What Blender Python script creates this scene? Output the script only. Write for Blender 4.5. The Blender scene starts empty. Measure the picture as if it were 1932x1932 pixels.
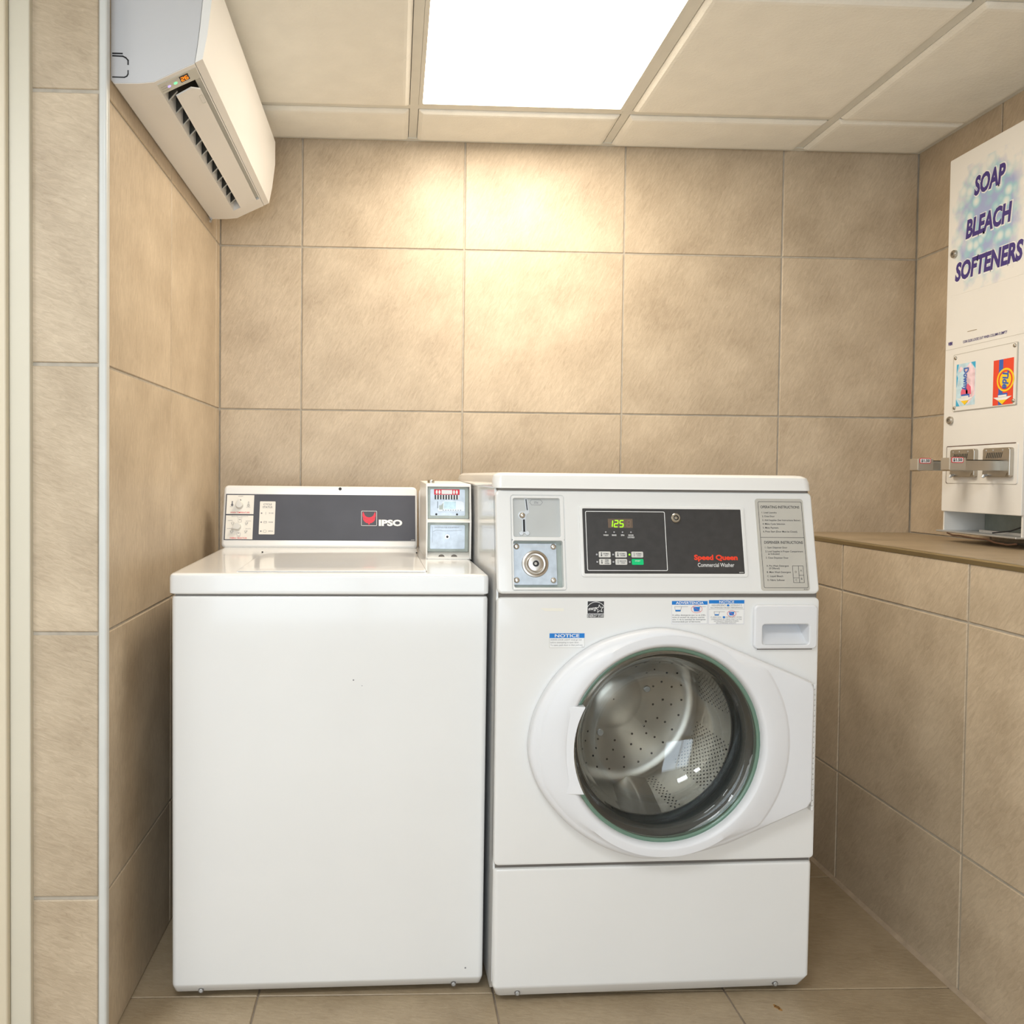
import bpy, bmesh, math, random
from mathutils import Matrix, Vector
random.seed(7)
scene = bpy.context.scene
COL = scene.collection

# ------------------------------------------------------------------ camera
F_PX, PPX, PPY, RES = 1569.53, 966 - 163.65, 966 - 27.71, 1932.0
YAW, PITCH, ROLL = 0.03703, -0.02601, 0.0108
cam_d = bpy.data.cameras.new('camera')
cam = bpy.data.objects.new('camera', cam_d)
COL.objects.link(cam)
cam_d.sensor_width = 36.0
cam_d.lens = F_PX / RES * 36.0
cam_d.shift_x = (RES / 2 - PPX) / RES
cam_d.shift_y = (PPY - RES / 2) / RES
cam_d.clip_start = 0.02
r0 = Vector((math.cos(YAW), -math.sin(YAW), 0)); f0 = Vector((math.sin(YAW), math.cos(YAW), 0)); up0 = Vector((0, 0, 1))
fw = f0 * math.cos(PITCH) + up0 * math.sin(PITCH); uu = up0 * math.cos(PITCH) - f0 * math.sin(PITCH)
rr = r0 * math.cos(ROLL) + uu * math.sin(ROLL); u2 = uu * math.cos(ROLL) - r0 * math.sin(ROLL)
cam.matrix_world = Matrix(((rr.x, u2.x, -fw.x, 0.54123), (rr.y, u2.y, -fw.y, -2.58762), (rr.z, u2.z, -fw.z, 1.10356), (0, 0, 0, 1)))
scene.camera = cam

# ------------------------------------------------------------------ world, daylight, exposure
world = bpy.data.worlds.new('world'); scene.world = world; world.use_nodes = True
wb = world.node_tree.nodes['Background']
wb.inputs[0].default_value = (0.80, 0.90, 1.0, 1); wb.inputs[1].default_value = 0.6
al = bpy.data.lights.new('window_daylight', 'AREA')          # daylight coming in through the hall window
al.shape = 'RECTANGLE'; al.size = 1.9; al.size_y = 1.9; al.energy = 50; al.color = (0.79, 0.90, 1.0)
alo = bpy.data.objects.new('window_daylight', al); COL.objects.link(alo)
alo.location = (0.55, -4.47, 1.12); alo.rotation_euler = (math.radians(90), 0, 0)
PANEL_WARM = (1.0, 0.89, 0.735); PANEL_WARM_S = 18.2
PANEL_FILL = (0.91, 0.96, 1.0); PANEL_FILL_S = 16.8  # unseen hall panels, added to light the washer fronts
vs = scene.view_settings
vs.view_transform = 'Standard'; vs.look = 'None'; vs.exposure = 0.0; vs.gamma = 1.0; vs.use_curve_mapping = False

# ------------------------------------------------------------------ materials
MATS = {}
def new_mat(name):
    m = bpy.data.materials.new(name); m.use_nodes = True
    MATS[name] = m
    return m, m.node_tree.nodes, m.node_tree.links, m.node_tree.nodes['Principled BSDF']
def mat(name, col, rough=0.5, metal=0.0, var=0.04, scale=12.0, bump=0.0, bscale=80.0, coat=0.0, emit=None, es=0.0, trans=0.0, ior=1.45):
    if name in MATS: return MATS[name]
    m, N, Lk, b = new_mat(name)
    b.inputs['Roughness'].default_value = rough; b.inputs['Metallic'].default_value = metal
    b.inputs['Coat Weight'].default_value = coat; b.inputs['Coat Roughness'].default_value = 0.06
    b.inputs['Transmission Weight'].default_value = trans; b.inputs['IOR'].default_value = ior
    tc = N.new('ShaderNodeTexCoord')
    nz = N.new('ShaderNodeTexNoise'); nz.inputs['Scale'].default_value = scale; nz.inputs['Detail'].default_value = 3
    Lk.new(tc.outputs['Object'], nz.inputs['Vector'])
    rp = N.new('ShaderNodeValToRGB')
    rp.color_ramp.elements[0].position = 0.3; rp.color_ramp.elements[1].position = 0.7
    rp.color_ramp.elements[0].color = tuple(c * (1 - var) for c in col) + (1,)
    rp.color_ramp.elements[1].color = tuple(min(1, c * (1 + var)) for c in col) + (1,)
    Lk.new(nz.outputs['Fac'], rp.inputs['Fac']); Lk.new(rp.outputs['Color'], b.inputs['Base Color'])
    if bump > 0:
        n2 = N.new('ShaderNodeTexNoise'); n2.inputs['Scale'].default_value = bscale; n2.inputs['Detail'].default_value = 4
        Lk.new(tc.outputs['Object'], n2.inputs['Vector'])
        bp = N.new('ShaderNodeBump'); bp.inputs['Strength'].default_value = bump; bp.inputs['Distance'].default_value = 0.002
        Lk.new(n2.outputs['Fac'], bp.inputs['Height']); Lk.new(bp.outputs['Normal'], b.inputs['Normal'])
    if emit:
        b.inputs['Emission Color'].default_value = tuple(emit) + (1,); b.inputs['Emission Strength'].default_value = es
    return m

def tile_mat(name, angle, c_lo, c_hi, bump=0.5):
    """slate-look porcelain: fine streaks running at one angle over each tile, soft clouding, no two tiles alike"""
    m, N, Lk, b = new_mat(name)
    b.inputs['Roughness'].default_value = 0.42
    tc = N.new('ShaderNodeTexCoord'); oi = N.new('ShaderNodeObjectInfo')
    sc = N.new('ShaderNodeVectorMath'); sc.operation = 'SCALE'; sc.inputs['Scale'].default_value = 1.0
    cx = N.new('ShaderNodeCombineXYZ')
    ml = N.new('ShaderNodeMath'); ml.operation = 'MULTIPLY'; ml.inputs[1].default_value = 37.0
    Lk.new(oi.outputs['Random'], ml.inputs[0]); Lk.new(ml.outputs[0], cx.inputs[0]); Lk.new(ml.outputs[0], cx.inputs[1])
    ad = N.new('ShaderNodeVectorMath'); ad.operation = 'ADD'
    mp0 = N.new('ShaderNodeMapping'); mp0.inputs['Rotation'].default_value = (0, 0, -angle)
    Lk.new(tc.outputs['Object'], mp0.inputs['Vector'])
    Lk.new(mp0.outputs[0], ad.inputs[0]); Lk.new(cx.outputs[0], ad.inputs[1])
    st = N.new('ShaderNodeMapping'); st.inputs['Scale'].default_value = (34, 150, 34)
    Lk.new(ad.outputs[0], st.inputs['Vector'])
    n1 = N.new('ShaderNodeTexNoise'); n1.inputs['Scale'].default_value = 1.0; n1.inputs['Detail'].default_value = 4; n1.inputs['Roughness'].default_value = 0.72; n1.inputs['Distortion'].default_value = 0.9
    Lk.new(st.outputs[0], n1.inputs['Vector'])
    n2 = N.new('ShaderNodeTexNoise'); n2.inputs['Scale'].default_value = 7.0; n2.inputs['Detail'].default_value = 4
    Lk.new(ad.outputs[0], n2.inputs['Vector'])
    mx = N.new('ShaderNodeMix'); mx.data_type = 'FLOAT'; mx.inputs[0].default_value = 0.48
    Lk.new(n1.outputs['Fac'], mx.inputs[2]); Lk.new(n2.outputs['Fac'], mx.inputs[3])
    rp = N.new('ShaderNodeValToRGB'); rp.color_ramp.elements[0].position = 0.33; rp.color_ramp.elements[1].position = 0.66
    rp.color_ramp.elements[0].color = c_lo + (1,); rp.color_ramp.elements[1].color = c_hi + (1,)
    Lk.new(mx.outputs[0], rp.inputs['Fac'])
    hs = N.new('ShaderNodeHueSaturation')
    mr = N.new('ShaderNodeMapRange'); mr.inputs[3].default_value = 0.95; mr.inputs[4].default_value = 1.05
    Lk.new(oi.outputs['Random'], mr.inputs[0]); Lk.new(mr.outputs[0], hs.inputs['Value'])
    Lk.new(rp.outputs['Color'], hs.inputs['Color']); Lk.new(hs.outputs['Color'], b.inputs['Base Color'])
    bp = N.new('ShaderNodeBump'); bp.inputs['Strength'].default_value = bump; bp.inputs['Distance'].default_value = 0.0025
    Lk.new(mx.outputs[0], bp.inputs['Height']); Lk.new(bp.outputs['Normal'], b.inputs['Normal'])
    return m

T_LO, T_HI = (0.392, 0.306, 0.212), (0.605, 0.497, 0.364)
tile_mat('tile_back', math.radians(62), T_LO, T_HI)
tile_mat('tile_left', math.radians(84), T_LO, T_HI, 0.2)
tile_mat('tile_right', math.radians(52), T_LO, T_HI)
tile_mat('tile_strip', math.radians(-20), T_LO, T_HI)
tile_mat('tile_floor', math.radians(-8), (0.30, 0.225, 0.140), (0.44, 0.345, 0.230))
mat('grout', (0.43, 0.385, 0.32), 0.9, var=0.12, scale=40)
mat('grout_floor', (0.27, 0.215, 0.165), 0.9, var=0.15, scale=40)
mat('plaster', (0.72, 0.68, 0.60), 0.8)
mat('ceiling_tile', (0.86, 0.84, 0.77), 0.9, var=0.03, bump=0.5, bscale=140)
mat('t_bar', (0.70, 0.69, 0.63), 0.45)
mat('enamel', (0.79, 0.79, 0.78), 0.17, var=0.012, scale=5, coat=0.3)
mat('plastic_white', (0.76, 0.77, 0.795), 0.32, var=0.012, scale=5)
mat('enamel_warm', (0.80, 0.785, 0.75), 0.35, var=0.015, scale=5)
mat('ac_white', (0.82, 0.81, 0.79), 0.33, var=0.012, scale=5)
mat('ac_side_shade', (0.575, 0.58, 0.60), 0.35, var=0.012, scale=5)  # darker copy of the white: dimmer light at this end put into colour
mat('ac_grey', (0.60, 0.60, 0.55), 0.5)
mat('shadow_seam', (0.16, 0.145, 0.13), 0.8)  # dark fill: shade of seams, gaps and recesses put into the colour
mat('black', (0.012, 0.012, 0.014), 0.5)
mat('dark_vent', (0.05, 0.05, 0.045), 0.7)
mat('panel_black', (0.045, 0.043, 0.043), 0.42, var=0.12, scale=60)
mat('panel_slate', (0.060, 0.062, 0.078), 0.42, var=0.10, scale=9)
mat('print_white', (0.85, 0.85, 0.84), 0.5)
mat('print_ivory', (0.80, 0.77, 0.71), 0.45)
mat('print_black', (0.03, 0.03, 0.035), 0.55)
mat('print_grey', (0.20, 0.20, 0.22), 0.55)
mat('print_red', (0.72, 0.03, 0.05), 0.5)
mat('logo_red', (0.75, 0.04, 0.07), 0.45)
mat('speed_red', (0.85, 0.055, 0.02), 0.5)
mat('print_blue', (0.01, 0.20, 0.62), 0.5)
mat('navy', (0.055, 0.035, 0.20), 0.45)
mat('lilac_edge', (0.55, 0.55, 0.68), 0.5)
mat('label_grey', (0.52, 0.50, 0.45), 0.5)
mat('button_grey', (0.66, 0.65, 0.62), 0.45)
mat('button_green', (0.0, 0.58, 0.20), 0.4)
mat('led_off', (0.42, 0.42, 0.44), 0.4)
mat('led_green', (0.2, 0.8, 0.02), 0.4, emit=(0.35, 1.0, 0.0), es=0.9)
mat('segment_green', (0.2, 0.8, 0.02), 0.4, emit=(0.42, 1.0, 0.0), es=1.0)
mat('segment_off', (0.24, 0.17, 0.12), 0.5)
mat('display_brown', (0.15, 0.105, 0.075), 0.4)
mat('segment_orange', (0.9, 0.25, 0.0), 0.4, emit=(1.0, 0.20, 0.0), es=1.2)
mat('led_mint', (0.2, 0.9, 0.4), 0.4, emit=(0.2, 1.0, 0.45), es=0.8)
mat('led_violet', (0.5, 0.4, 1.0), 0.4, emit=(0.5, 0.42, 1.0), es=0.8)
mat('steel', (0.50, 0.47, 0.42), 0.3, 1.0, var=0.08, scale=20)
mat('steel_dull', (0.58, 0.60, 0.62), 0.42, 0.75, var=0.06, scale=30)
mat('brass_chrome', (0.62, 0.58, 0.53), 0.3, 1.0, var=0.06, scale=30)
mat('zinc_blue', (0.52, 0.575, 0.635), 0.42, 0.5, var=0.10, scale=60)
mat('grey_green', (0.36, 0.40, 0.37), 0.45, 0.2, var=0.1, scale=40)
mat('meter_plate', (0.50, 0.51, 0.50), 0.45, 0.25)
mat('drum_steel', (0.74, 0.69, 0.62), 0.38, 0.7, var=0.08, scale=14)
mat('rubber', (0.055, 0.06, 0.062), 0.45)
mat('trim_pvc', (0.62, 0.63, 0.61), 0.3, var=0.03)
mat('bronze', (0.34, 0.27, 0.15), 0.3, 0.8)
mat('caulk', (0.40, 0.31, 0.22), 0.8, var=0.15, scale=30)
mat('door_paint', (0.68, 0.605, 0.465), 0.4, var=0.02, scale=3)
mat('door_paint_cool', (0.645, 0.605, 0.50), 0.4, var=0.02, scale=3)
mat('price_tag', (0.50, 0.45, 0.38), 0.4, 0.6)
mat('wire_brown', (0.10, 0.05, 0.03), 0.5)
mat('tide_orange', (0.80, 0.07, 0.03), 0.4)
mat('tide_blue', (0.04, 0.13, 0.50), 0.4)
mat('tide_yellow', (0.95, 0.62, 0.02), 0.4)
mat('downy_cyan', (0.05, 0.42, 0.68), 0.4)
mat('downy_pink', (0.86, 0.62, 0.68), 0.4, var=0.25, scale=45)
mat('downy_sky', (0.55, 0.74, 0.84), 0.4, var=0.15, scale=60)
mat('downy_red', (0.80, 0.13, 0.22), 0.4)
mat('rust', (0.30, 0.15, 0.04), 0.7, var=0.4, scale=90)
mat('tape', (0.80, 0.78, 0.70), 0.5)
mat('diffuser_warm', (0.9, 0.9, 0.9), 0.5, emit=PANEL_WARM, es=PANEL_WARM_S)
mat('diffuser_fill', (0.9, 0.9, 0.9), 0.5, emit=PANEL_FILL, es=PANEL_FILL_S)
mat('hall_wall', (0.72, 0.66, 0.57), 0.7)
# porthole glass
m, N, Lk, b = new_mat('door_glass')
b.inputs['Base Color'].default_value = (0.95, 0.975, 0.96, 1); b.inputs['Roughness'].default_value = 0.015
b.inputs['Transmission Weight'].default_value = 1.0; b.inputs['IOR'].default_value = 1.5
m, N, Lk, b = new_mat('glass_rim')
b.inputs['Base Color'].default_value = (0.20, 0.34, 0.26, 1); b.inputs['Roughness'].default_value = 0.08
b.inputs['IOR'].default_value = 1.5; b.inputs['Transmission Weight'].default_value = 0.35
# bubble print on the vendor door
m, N, Lk, b = new_mat('bubble_print')
b.inputs['Roughness'].default_value = 0.35
tc = N.new('ShaderNodeTexCoord')
sep = N.new('ShaderNodeSeparateXYZ'); Lk.new(tc.outputs['Generated'], sep.inputs[0])
def mth(op, a, bb=None):
    n = N.new('ShaderNodeMath'); n.operation = op
    for i, v in enumerate((a, bb)):
        if v is None: continue
        if isinstance(v, (int, float)): n.inputs[i].default_value = v
        else: Lk.new(v, n.inputs[i])
    return n.outputs[0]
dy = mth('MULTIPLY', mth('SUBTRACT', sep.outputs[1], 0.5), 2.0); dz = mth('MULTIPLY', mth('SUBTRACT', sep.outputs[2], 0.52), 2.0)
rad = mth('SQRT', mth('ADD', mth('POWER', mth('ABSOLUTE', dy), 2.6), mth('POWER', mth('ABSOLUTE', dz), 2.6)))
nz = N.new('ShaderNodeTexNoise'); nz.inputs['Scale'].default_value = 22; nz.inputs['Detail'].default_value = 3
Lk.new(tc.outputs['Object'], nz.inputs['Vector'])
rad2 = mth('ADD', rad, mth('MULTIPLY', mth('SUBTRACT', nz.outputs['Fac'], 0.5), 1.1))
mask = N.new('ShaderNodeMapRange'); mask.inputs[1].default_value = 0.98; mask.inputs[2].default_value = 0.45; Lk.new(rad2, mask.inputs[0])
vo = N.new('ShaderNodeTexVoronoi'); vo.inputs['Scale'].default_value = 34; Lk.new(tc.outputs['Object'], vo.inputs['Vector'])
rp = N.new('ShaderNodeValToRGB'); cr = rp.color_ramp
cr.elements[0].position = 0.05; cr.elements[0].color = (0.80, 0.82, 0.78, 1)
cr.elements[1].position = 0.75; cr.elements[1].color = (0.36, 0.42, 0.66, 1)
e = cr.elements.new(0.3); e.color = (0.62, 0.74, 0.76, 1)
e = cr.elements.new(0.5); e.color = (0.34, 0.58, 0.66, 1)
Lk.new(vo.outputs['Distance'], rp.inputs['Fac'])
mx = N.new('ShaderNodeMix'); mx.data_type = 'RGBA'
Lk.new(mask.outputs[0], mx.inputs[0]); mx.inputs[6].default_value = (0.80, 0.785, 0.75, 1); Lk.new(rp.outputs['Color'], mx.inputs[7])
Lk.new(mx.outputs[2], b.inputs['Base Color'])

# ------------------------------------------------------------------ geometry helpers
I4 = Matrix.Identity(4)
def frame(o, u, v):
    """4x4 taking (u, v, w) to local space; w = u x v points out of the face"""
    u = Vector(u).normalized(); v = Vector(v).normalized(); w = u.cross(v)
    return Matrix(((u.x, v.x, w.x, o[0]), (u.y, v.y, w.y, o[1]), (u.z, v.z, w.z, o[2]), (0, 0, 0, 1)))
class B:
    """collects geometry for ONE mesh object"""
    def __init__(self, M=I4): self.v = []; self.f = []; self.M = M
    def add(self, vs, fs, M=None):
        M = self.M if M is None else M
        k = len(self.v); self.v += [M @ Vector(p) for p in vs]; self.f += [tuple(i + k for i in q) for q in fs]
        return self
    def box(self, a, b, bev=0.0, seg=2, M=None):
        x0, y0, z0 = a; x1, y1, z1 = b
        return self.rrect(x0, x1, y0, y1, max(bev, 0.0), z0, z1, bev, seg, both=True, M=M) if bev > 0 else \
            self.add([(x0,y0,z0),(x1,y0,z0),(x1,y1,z0),(x0,y1,z0),(x0,y0,z1),(x1,y0,z1),(x1,y1,z1),(x0,y1,z1)],
                     [(0,3,2,1),(4,5,6,7),(0,1,5,4),(1,2,6,5),(2,3,7,6),(3,0,4,7)], M)
    @staticmethod
    def rr(u0, u1, v0, v1, r, n=4, sub=1):
        r = min(r, (u1 - u0) / 2 - 1e-5, (v1 - v0) / 2 - 1e-5)
        if r <= 0:
            c = [(u1, v0), (u1, v1), (u0, v1), (u0, v0)]
            return [c[0]] + [c[1]] + [c[2]] + [c[3]]
        P = []
        for cx, cy, a in ((u1 - r, v0 + r, -90), (u1 - r, v1 - r, 0), (u0 + r, v1 - r, 90), (u0 + r, v0 + r, 180)):
            for k in range(n + 1):
                t = math.radians(a + 90 * k / n); P.append((cx + r * math.cos(t), cy + r * math.sin(t)))
        if sub > 1:
            Q = []
            for i in range(len(P)):
                p, q = P[i], P[(i + 1) % len(P)]
                m = sub if math.hypot(q[0] - p[0], q[1] - p[1]) > 0.03 else 1
                Q += [(p[0] + (q[0] - p[0]) * j / m, p[1] + (q[1] - p[1]) * j / m) for j in range(m)]
            P = Q
        return P
    def loft(self, loops, cap0=True, cap1=True, M=None, closed=True):
        """loops: lists of (x,y,z) with equal counts, counter-clockwise seen from the last loop's side"""
        n = len(loops[0]); vs = [p for L in loops for p in L]; fs = []
        for i in range(len(loops) - 1):
            for j in range(n if closed else n - 1):
                a = i * n + j; c = i * n + (j + 1) % n
                fs.append((a, c, c + n, a + n))
        if cap0: fs.append(tuple(range(n - 1, -1, -1)))
        if cap1: fs.append(tuple(range((len(loops) - 1) * n, len(loops) * n)))
        return self.add(vs, fs, M)
    def rrect(self, u0, u1, v0, v1, r, w0, w1, bev=0.0, seg=3, both=False, n=4, M=None):
        lv = []
        if both and bev > 0: lv += [(bev * (1 - math.sin(math.pi / 2 * k / seg)), w0 + bev * (1 - math.cos(math.pi / 2 * k / seg))) for k in range(seg + 1)]
        else: lv.append((0, w0))
        if bev > 0: lv += [(bev * (1 - math.cos(math.pi / 2 * k / seg)), w1 - bev + bev * math.sin(math.pi / 2 * k / seg)) for k in range(seg + 1)]
        else: lv.append((0, w1))
        loops = []
        for ins, w in lv:
            R = max(r - ins, 0.0002) if r > 0 else 0
            loops.append([(p[0], p[1], w) for p in self.rr(u0 + ins, u1 - ins, v0 + ins, v1 - ins, R, n)])
        return self.loft(loops, M=M)
    def ring(self, o, i, w0, w1, ro=0.0, ri=0.0, bev=0.0, n=4, M=None, seg=2):
        """rounded-rectangle plate with a rounded-rectangle hole; o, i = (u0,u1,v0,v1)"""
        def lp(q, r, ins, w): return [(p[0], p[1], w) for p in self.rr(q[0] + ins, q[1] - ins, q[2] + ins, q[3] - ins, max(r - ins, 0.0004), n)]
        L = [lp(i, ri, 0, w0), lp(o, ro, 0, w0)]
        if bev > 0: L += [lp(o, ro, bev * (1 - math.cos(math.pi / 2 * k / seg)), w1 - bev + bev * math.sin(math.pi / 2 * k / seg)) for k in range(seg + 1)]
        else: L += [lp(o, ro, 0, w1)]
        L += [lp(i, ri, -bev * 0.5, w1), lp(i, ri, 0, w1 - bev * 0.5), lp(i, ri, 0, w0)]
        return self.loft(L, False, False, M)
    def vloft(self, lv, n=4, M=None):
        """levels (x0,x1,y0,y1,r,z): rounded rectangles stacked in z"""
        return self.loft([[(p[0], p[1], z) for p in self.rr(a, b_, c, d, r, n)] for a, b_, c, d, r, z in lv], M=M)
    def poly(self, pts, w0, w1, M=None):
        ar = sum(pts[i][0] * pts[(i + 1) % len(pts)][1] - pts[(i + 1) % len(pts)][0] * pts[i][1] for i in range(len(pts)))
        if ar < 0: pts = pts[::-1]
        return self.loft([[(p[0], p[1], w0) for p in pts], [(p[0], p[1], w1) for p in pts]], M=M)
    def disc(self, cu, cv, r, w0, w1, bev=0.0, n=24, M=None, ry=None):
        ry = r if ry is None else ry
        lv = [(0, w0)] + ([(bev * (1 - math.cos(math.pi / 2 * k / 3)), w1 - bev + bev * math.sin(math.pi / 2 * k / 3)) for k in range(4)] if bev else [(0, w1)])
        return self.loft([[(cu + (r - i) * math.cos(2 * math.pi * k / n), cv + (ry - i) * math.sin(2 * math.pi * k / n), w) for k in range(n)] for i, w in lv], M=M)
    def lathe(self, cu, cv, prof, n=64, M=None, cap0=False, cap1=False):
        return self.loft([[(cu + r * math.cos(2 * math.pi * k / n), cv + r * math.sin(2 * math.pi * k / n), w) for k in range(n)] for r, w in prof], cap0, cap1, M)
    def tube(self, pts, r, n=8, M=None):
        pts = [Vector(p) for p in pts]; loops = []
        for i, p in enumerate(pts):
            d = (pts[min(i + 1, len(pts) - 1)] - pts[max(i - 1, 0)]).normalized()
            a = d.cross(Vector((0, 0, 1)) if abs(d.z) < 0.9 else Vector((1, 0, 0))).normalized(); c = d.cross(a)
            loops.append([tuple(p + a * r * math.cos(2 * math.pi * k / n) - c * r * -math.sin(2 * math.pi * k / n)) for k in range(n)])
        return self.loft(loops, M=M)
    def stroke(self, pts, wd, w0, w1, closed=False, M=None):
        """flat line drawn through 2-D points"""
        n = len(pts)
        for i in range(n if closed else n - 1):
            p = Vector(pts[i]); q = Vector(pts[(i + 1) % n]); d = (q - p)
            if d.length < 1e-6: continue
            d.normalize(); t = Vector((-d.y, d.x)) * wd / 2; e_ = d * wd * 0.3
            self.poly([tuple(p - e_ - t), tuple(q + e_ - t), tuple(q + e_ + t), tuple(p - e_ + t)], w0, w1, M)
        return self
    def text(self, s, u, v, h, w, width=None, align='L', bold=0.0, shear=0.0, rot=0.0, M=None, sx=1.0):
        vs, fs, bb = text_geo(s, bold, shear)
        sc = h / CAP
        kx = sc * sx
        if width: kx = width / max(1e-6, bb[1] - bb[0])
        wd = (bb[1] - bb[0]) * kx
        off = {'L': 0, 'C': -wd / 2, 'R': -wd}[align]
        c, sn = math.cos(rot), math.sin(rot); out = []
        for x, y in vs:
            a = (x - bb[0]) * kx + off; d = y * sc
            out.append((u + a * c - d * sn, v + a * sn + d * c, w))
        return self.add(out, fs, M)
    def build(self, name, material, parent=None, smooth=35):
        if name in ('lettering', 'button_lettering'): return self._build(name, material, parent, smooth, 'stuff')
        return self._build(name, material, parent, smooth)
    def _build(self, name, material, parent=None, smooth=35, kind=None):
        me = bpy.data.meshes.new(name); me.from_pydata([tuple(p) for p in self.v], [], self.f); me.update()
        bm = bmesh.new(); bm.from_mesh(me); bmesh.ops.recalc_face_normals(bm, faces=bm.faces) if getattr(self, 'recalc', False) else None
        if getattr(self, 'weld', False): bmesh.ops.remove_doubles(bm, verts=bm.verts, dist=1e-6)
        bm.to_mesh(me); bm.free()
        me.materials.append(MATS[material])
        if smooth:
            me.polygons.foreach_set('use_smooth', [True] * len(me.polygons)); me.set_sharp_from_angle(angle=math.radians(smooth))
        o = bpy.data.objects.new(name, me); COL.objects.link(o)
        if smooth:
            wn = o.modifiers.new('weighted_normals', 'WEIGHTED_NORMAL'); wn.keep_sharp = True; wn.weight = 80
        if parent: o.parent = parent
        if kind: o['kind'] = kind
        return o
_TC = {}
def text_geo(s, bold=0.0, shear=0.0):
    key = (s, bold, shear)
    if key in _TC: return _TC[key]
    cu = bpy.data.curves.new('lettering', 'FONT'); cu.body = s; cu.size = 1.0; cu.resolution_u = 3; cu.offset = bold; cu.shear = shear
    ob = bpy.data.objects.new('lettering', cu); COL.objects.link(ob)
    me = bpy.data.meshes.new_from_object(ob.evaluated_get(bpy.context.evaluated_depsgraph_get()))
    vs = [(p.co.x, p.co.y) for p in me.vertices]; fs = []
    for p in me.polygons:
        q = tuple(p.vertices)
        fs.append(q if p.normal.z > 0 else q[::-1])
    xs = [p[0] for p in vs] or [0, 1]
    bpy.data.objects.remove(ob); bpy.data.curves.remove(cu); bpy.data.meshes.remove(me)
    _TC[key] = (vs, fs, (min(xs), max(xs)))
    return _TC[key]
CAP = 1.0
CAP = max(p[1] for p in text_geo('H')[0])

def empty(name, loc, rz=0.0):
    o = bpy.data.objects.new(name, None); COL.objects.link(o); o.location = loc; o.rotation_euler = (0, 0, rz); o.empty_display_size = 0.1
    return o
def tag(o, label, cat, group=None):
    o['label'] = label; o['category'] = cat
    if group: o['group'] = group
    return o
def struct(o, label=None):
    o['kind'] = 'structure'
    if label: o['label'] = label
    return o

# ------------------------------------------------------------------ the room
W, W1, H, TP = 2.182, 1.767, 2.134, 0.5
Z0, LEDGE, YEND, YREAR, XHALL = 0.302, 0.939, -1.021, -4.4, -1.5
JX0, JYL, JYR, FX0, FY0 = 0.2495, -0.552, -0.363, 0.263, -0.8465
_tiles = {}
def tile_mesh(w, h, material, bev=0.0016, th=0.009):
    key = (round(w, 4), round(h, 4), material)
    if key not in _tiles:
        b = B(); lo = []
        for ins, z in ((0, -th), (0, -bev), (bev, 0)):
            lo.append([(w / 2 - ins, -h / 2 + ins, z), (w / 2 - ins, h / 2 - ins, z), (-w / 2 + ins, h / 2 - ins, z), (-w / 2 + ins, -h / 2 + ins, z)])
        b.loft(lo, cap0=False)
        me = bpy.data.meshes.new('tile'); me.from_pydata([tuple(p) for p in b.v], [], b.f); me.materials.append(MATS[material]); _tiles[key] = me
    return _tiles[key]
def tiles(parent, M, us, vs, material, j=0.0052, skip=None, wob=0.0004):
    """us, vs: joint positions incl. both ends; a tile fills each cell less half a joint"""
    for a in range(len(us) - 1):
        for c in range(len(vs) - 1):
            u0, u1, v0, v1 = us[a] + (j / 2), us[a + 1] - (j / 2), vs[c] + (j / 2), vs[c + 1] - (j / 2)
            if u1 - u0 < 0.006 or v1 - v0 < 0.006: continue
            if skip and skip((u0 + u1) / 2, (v0 + v1) / 2): continue
            o = bpy.data.objects.new('tile', tile_mesh(u1 - u0, v1 - v0, material)); COL.objects.link(o)
            o.parent = parent
            o.matrix_local = M @ Matrix.Translation(((u0 + u1) / 2, (v0 + v1) / 2, random.uniform(-wob, wob)))
def joints(lo, hi, first, step=TP):
    k = math.ceil((lo - first) / step - 1e-6); out = [lo]
    while first + k * step < hi - 1e-6:
        x = first + k * step
        if x > lo + 1e-6: out.append(x)
        k += 1
    return out + [hi]
G = 0.003      # how far the grout lies behind the tile faces
HZ = joints(0.0, H + 0.02, Z0)
# back wall
wall_back = struct(B().box((-0.02, G, -0.02), (W + 0.02, 0.10, H + 0.1)).build('wall_back', 'grout', smooth=0))
tiles(wall_back, frame((0, 0, 0), (1, 0, 0), (0, 0, 1)), joints(0, W, JX0), HZ, 'tile_back')
# left wall (faces +X); viewed from the room u runs to +Y
wall_left = struct(B().box((-0.115, YEND + G + 0.004, -0.02), (-G, G, H + 0.1)).build('wall_left', 'grout', smooth=0))
ML = frame((0, 0, 0), (0, 1, 0), (0, 0, 1))
tiles(wall_left, ML, joints(YEND + 0.006, 0, JYL), HZ, 'tile_left')
# end strip of the left wall, facing the hall, and the hall wall beside the door
wall_front = struct(B().box((-0.135, YEND + G, -0.02), (-0.004, YEND + 0.1, H + 0.1)).build('wall_front', 'grout', smooth=0))
MS = frame((0, YEND, 0), (1, 0, 0), (0, 0, 1))
tiles(wall_front, MS, [-0.133, -0.006], HZ, 'tile_strip', j=0.007)
wall_hall_left = struct(B().box((XHALL, YEND + 0.03, 0), (-1.05, YEND + 0.12, H + 0.1)).build('wall_hall_left', 'hall_wall', smooth=0))
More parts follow.
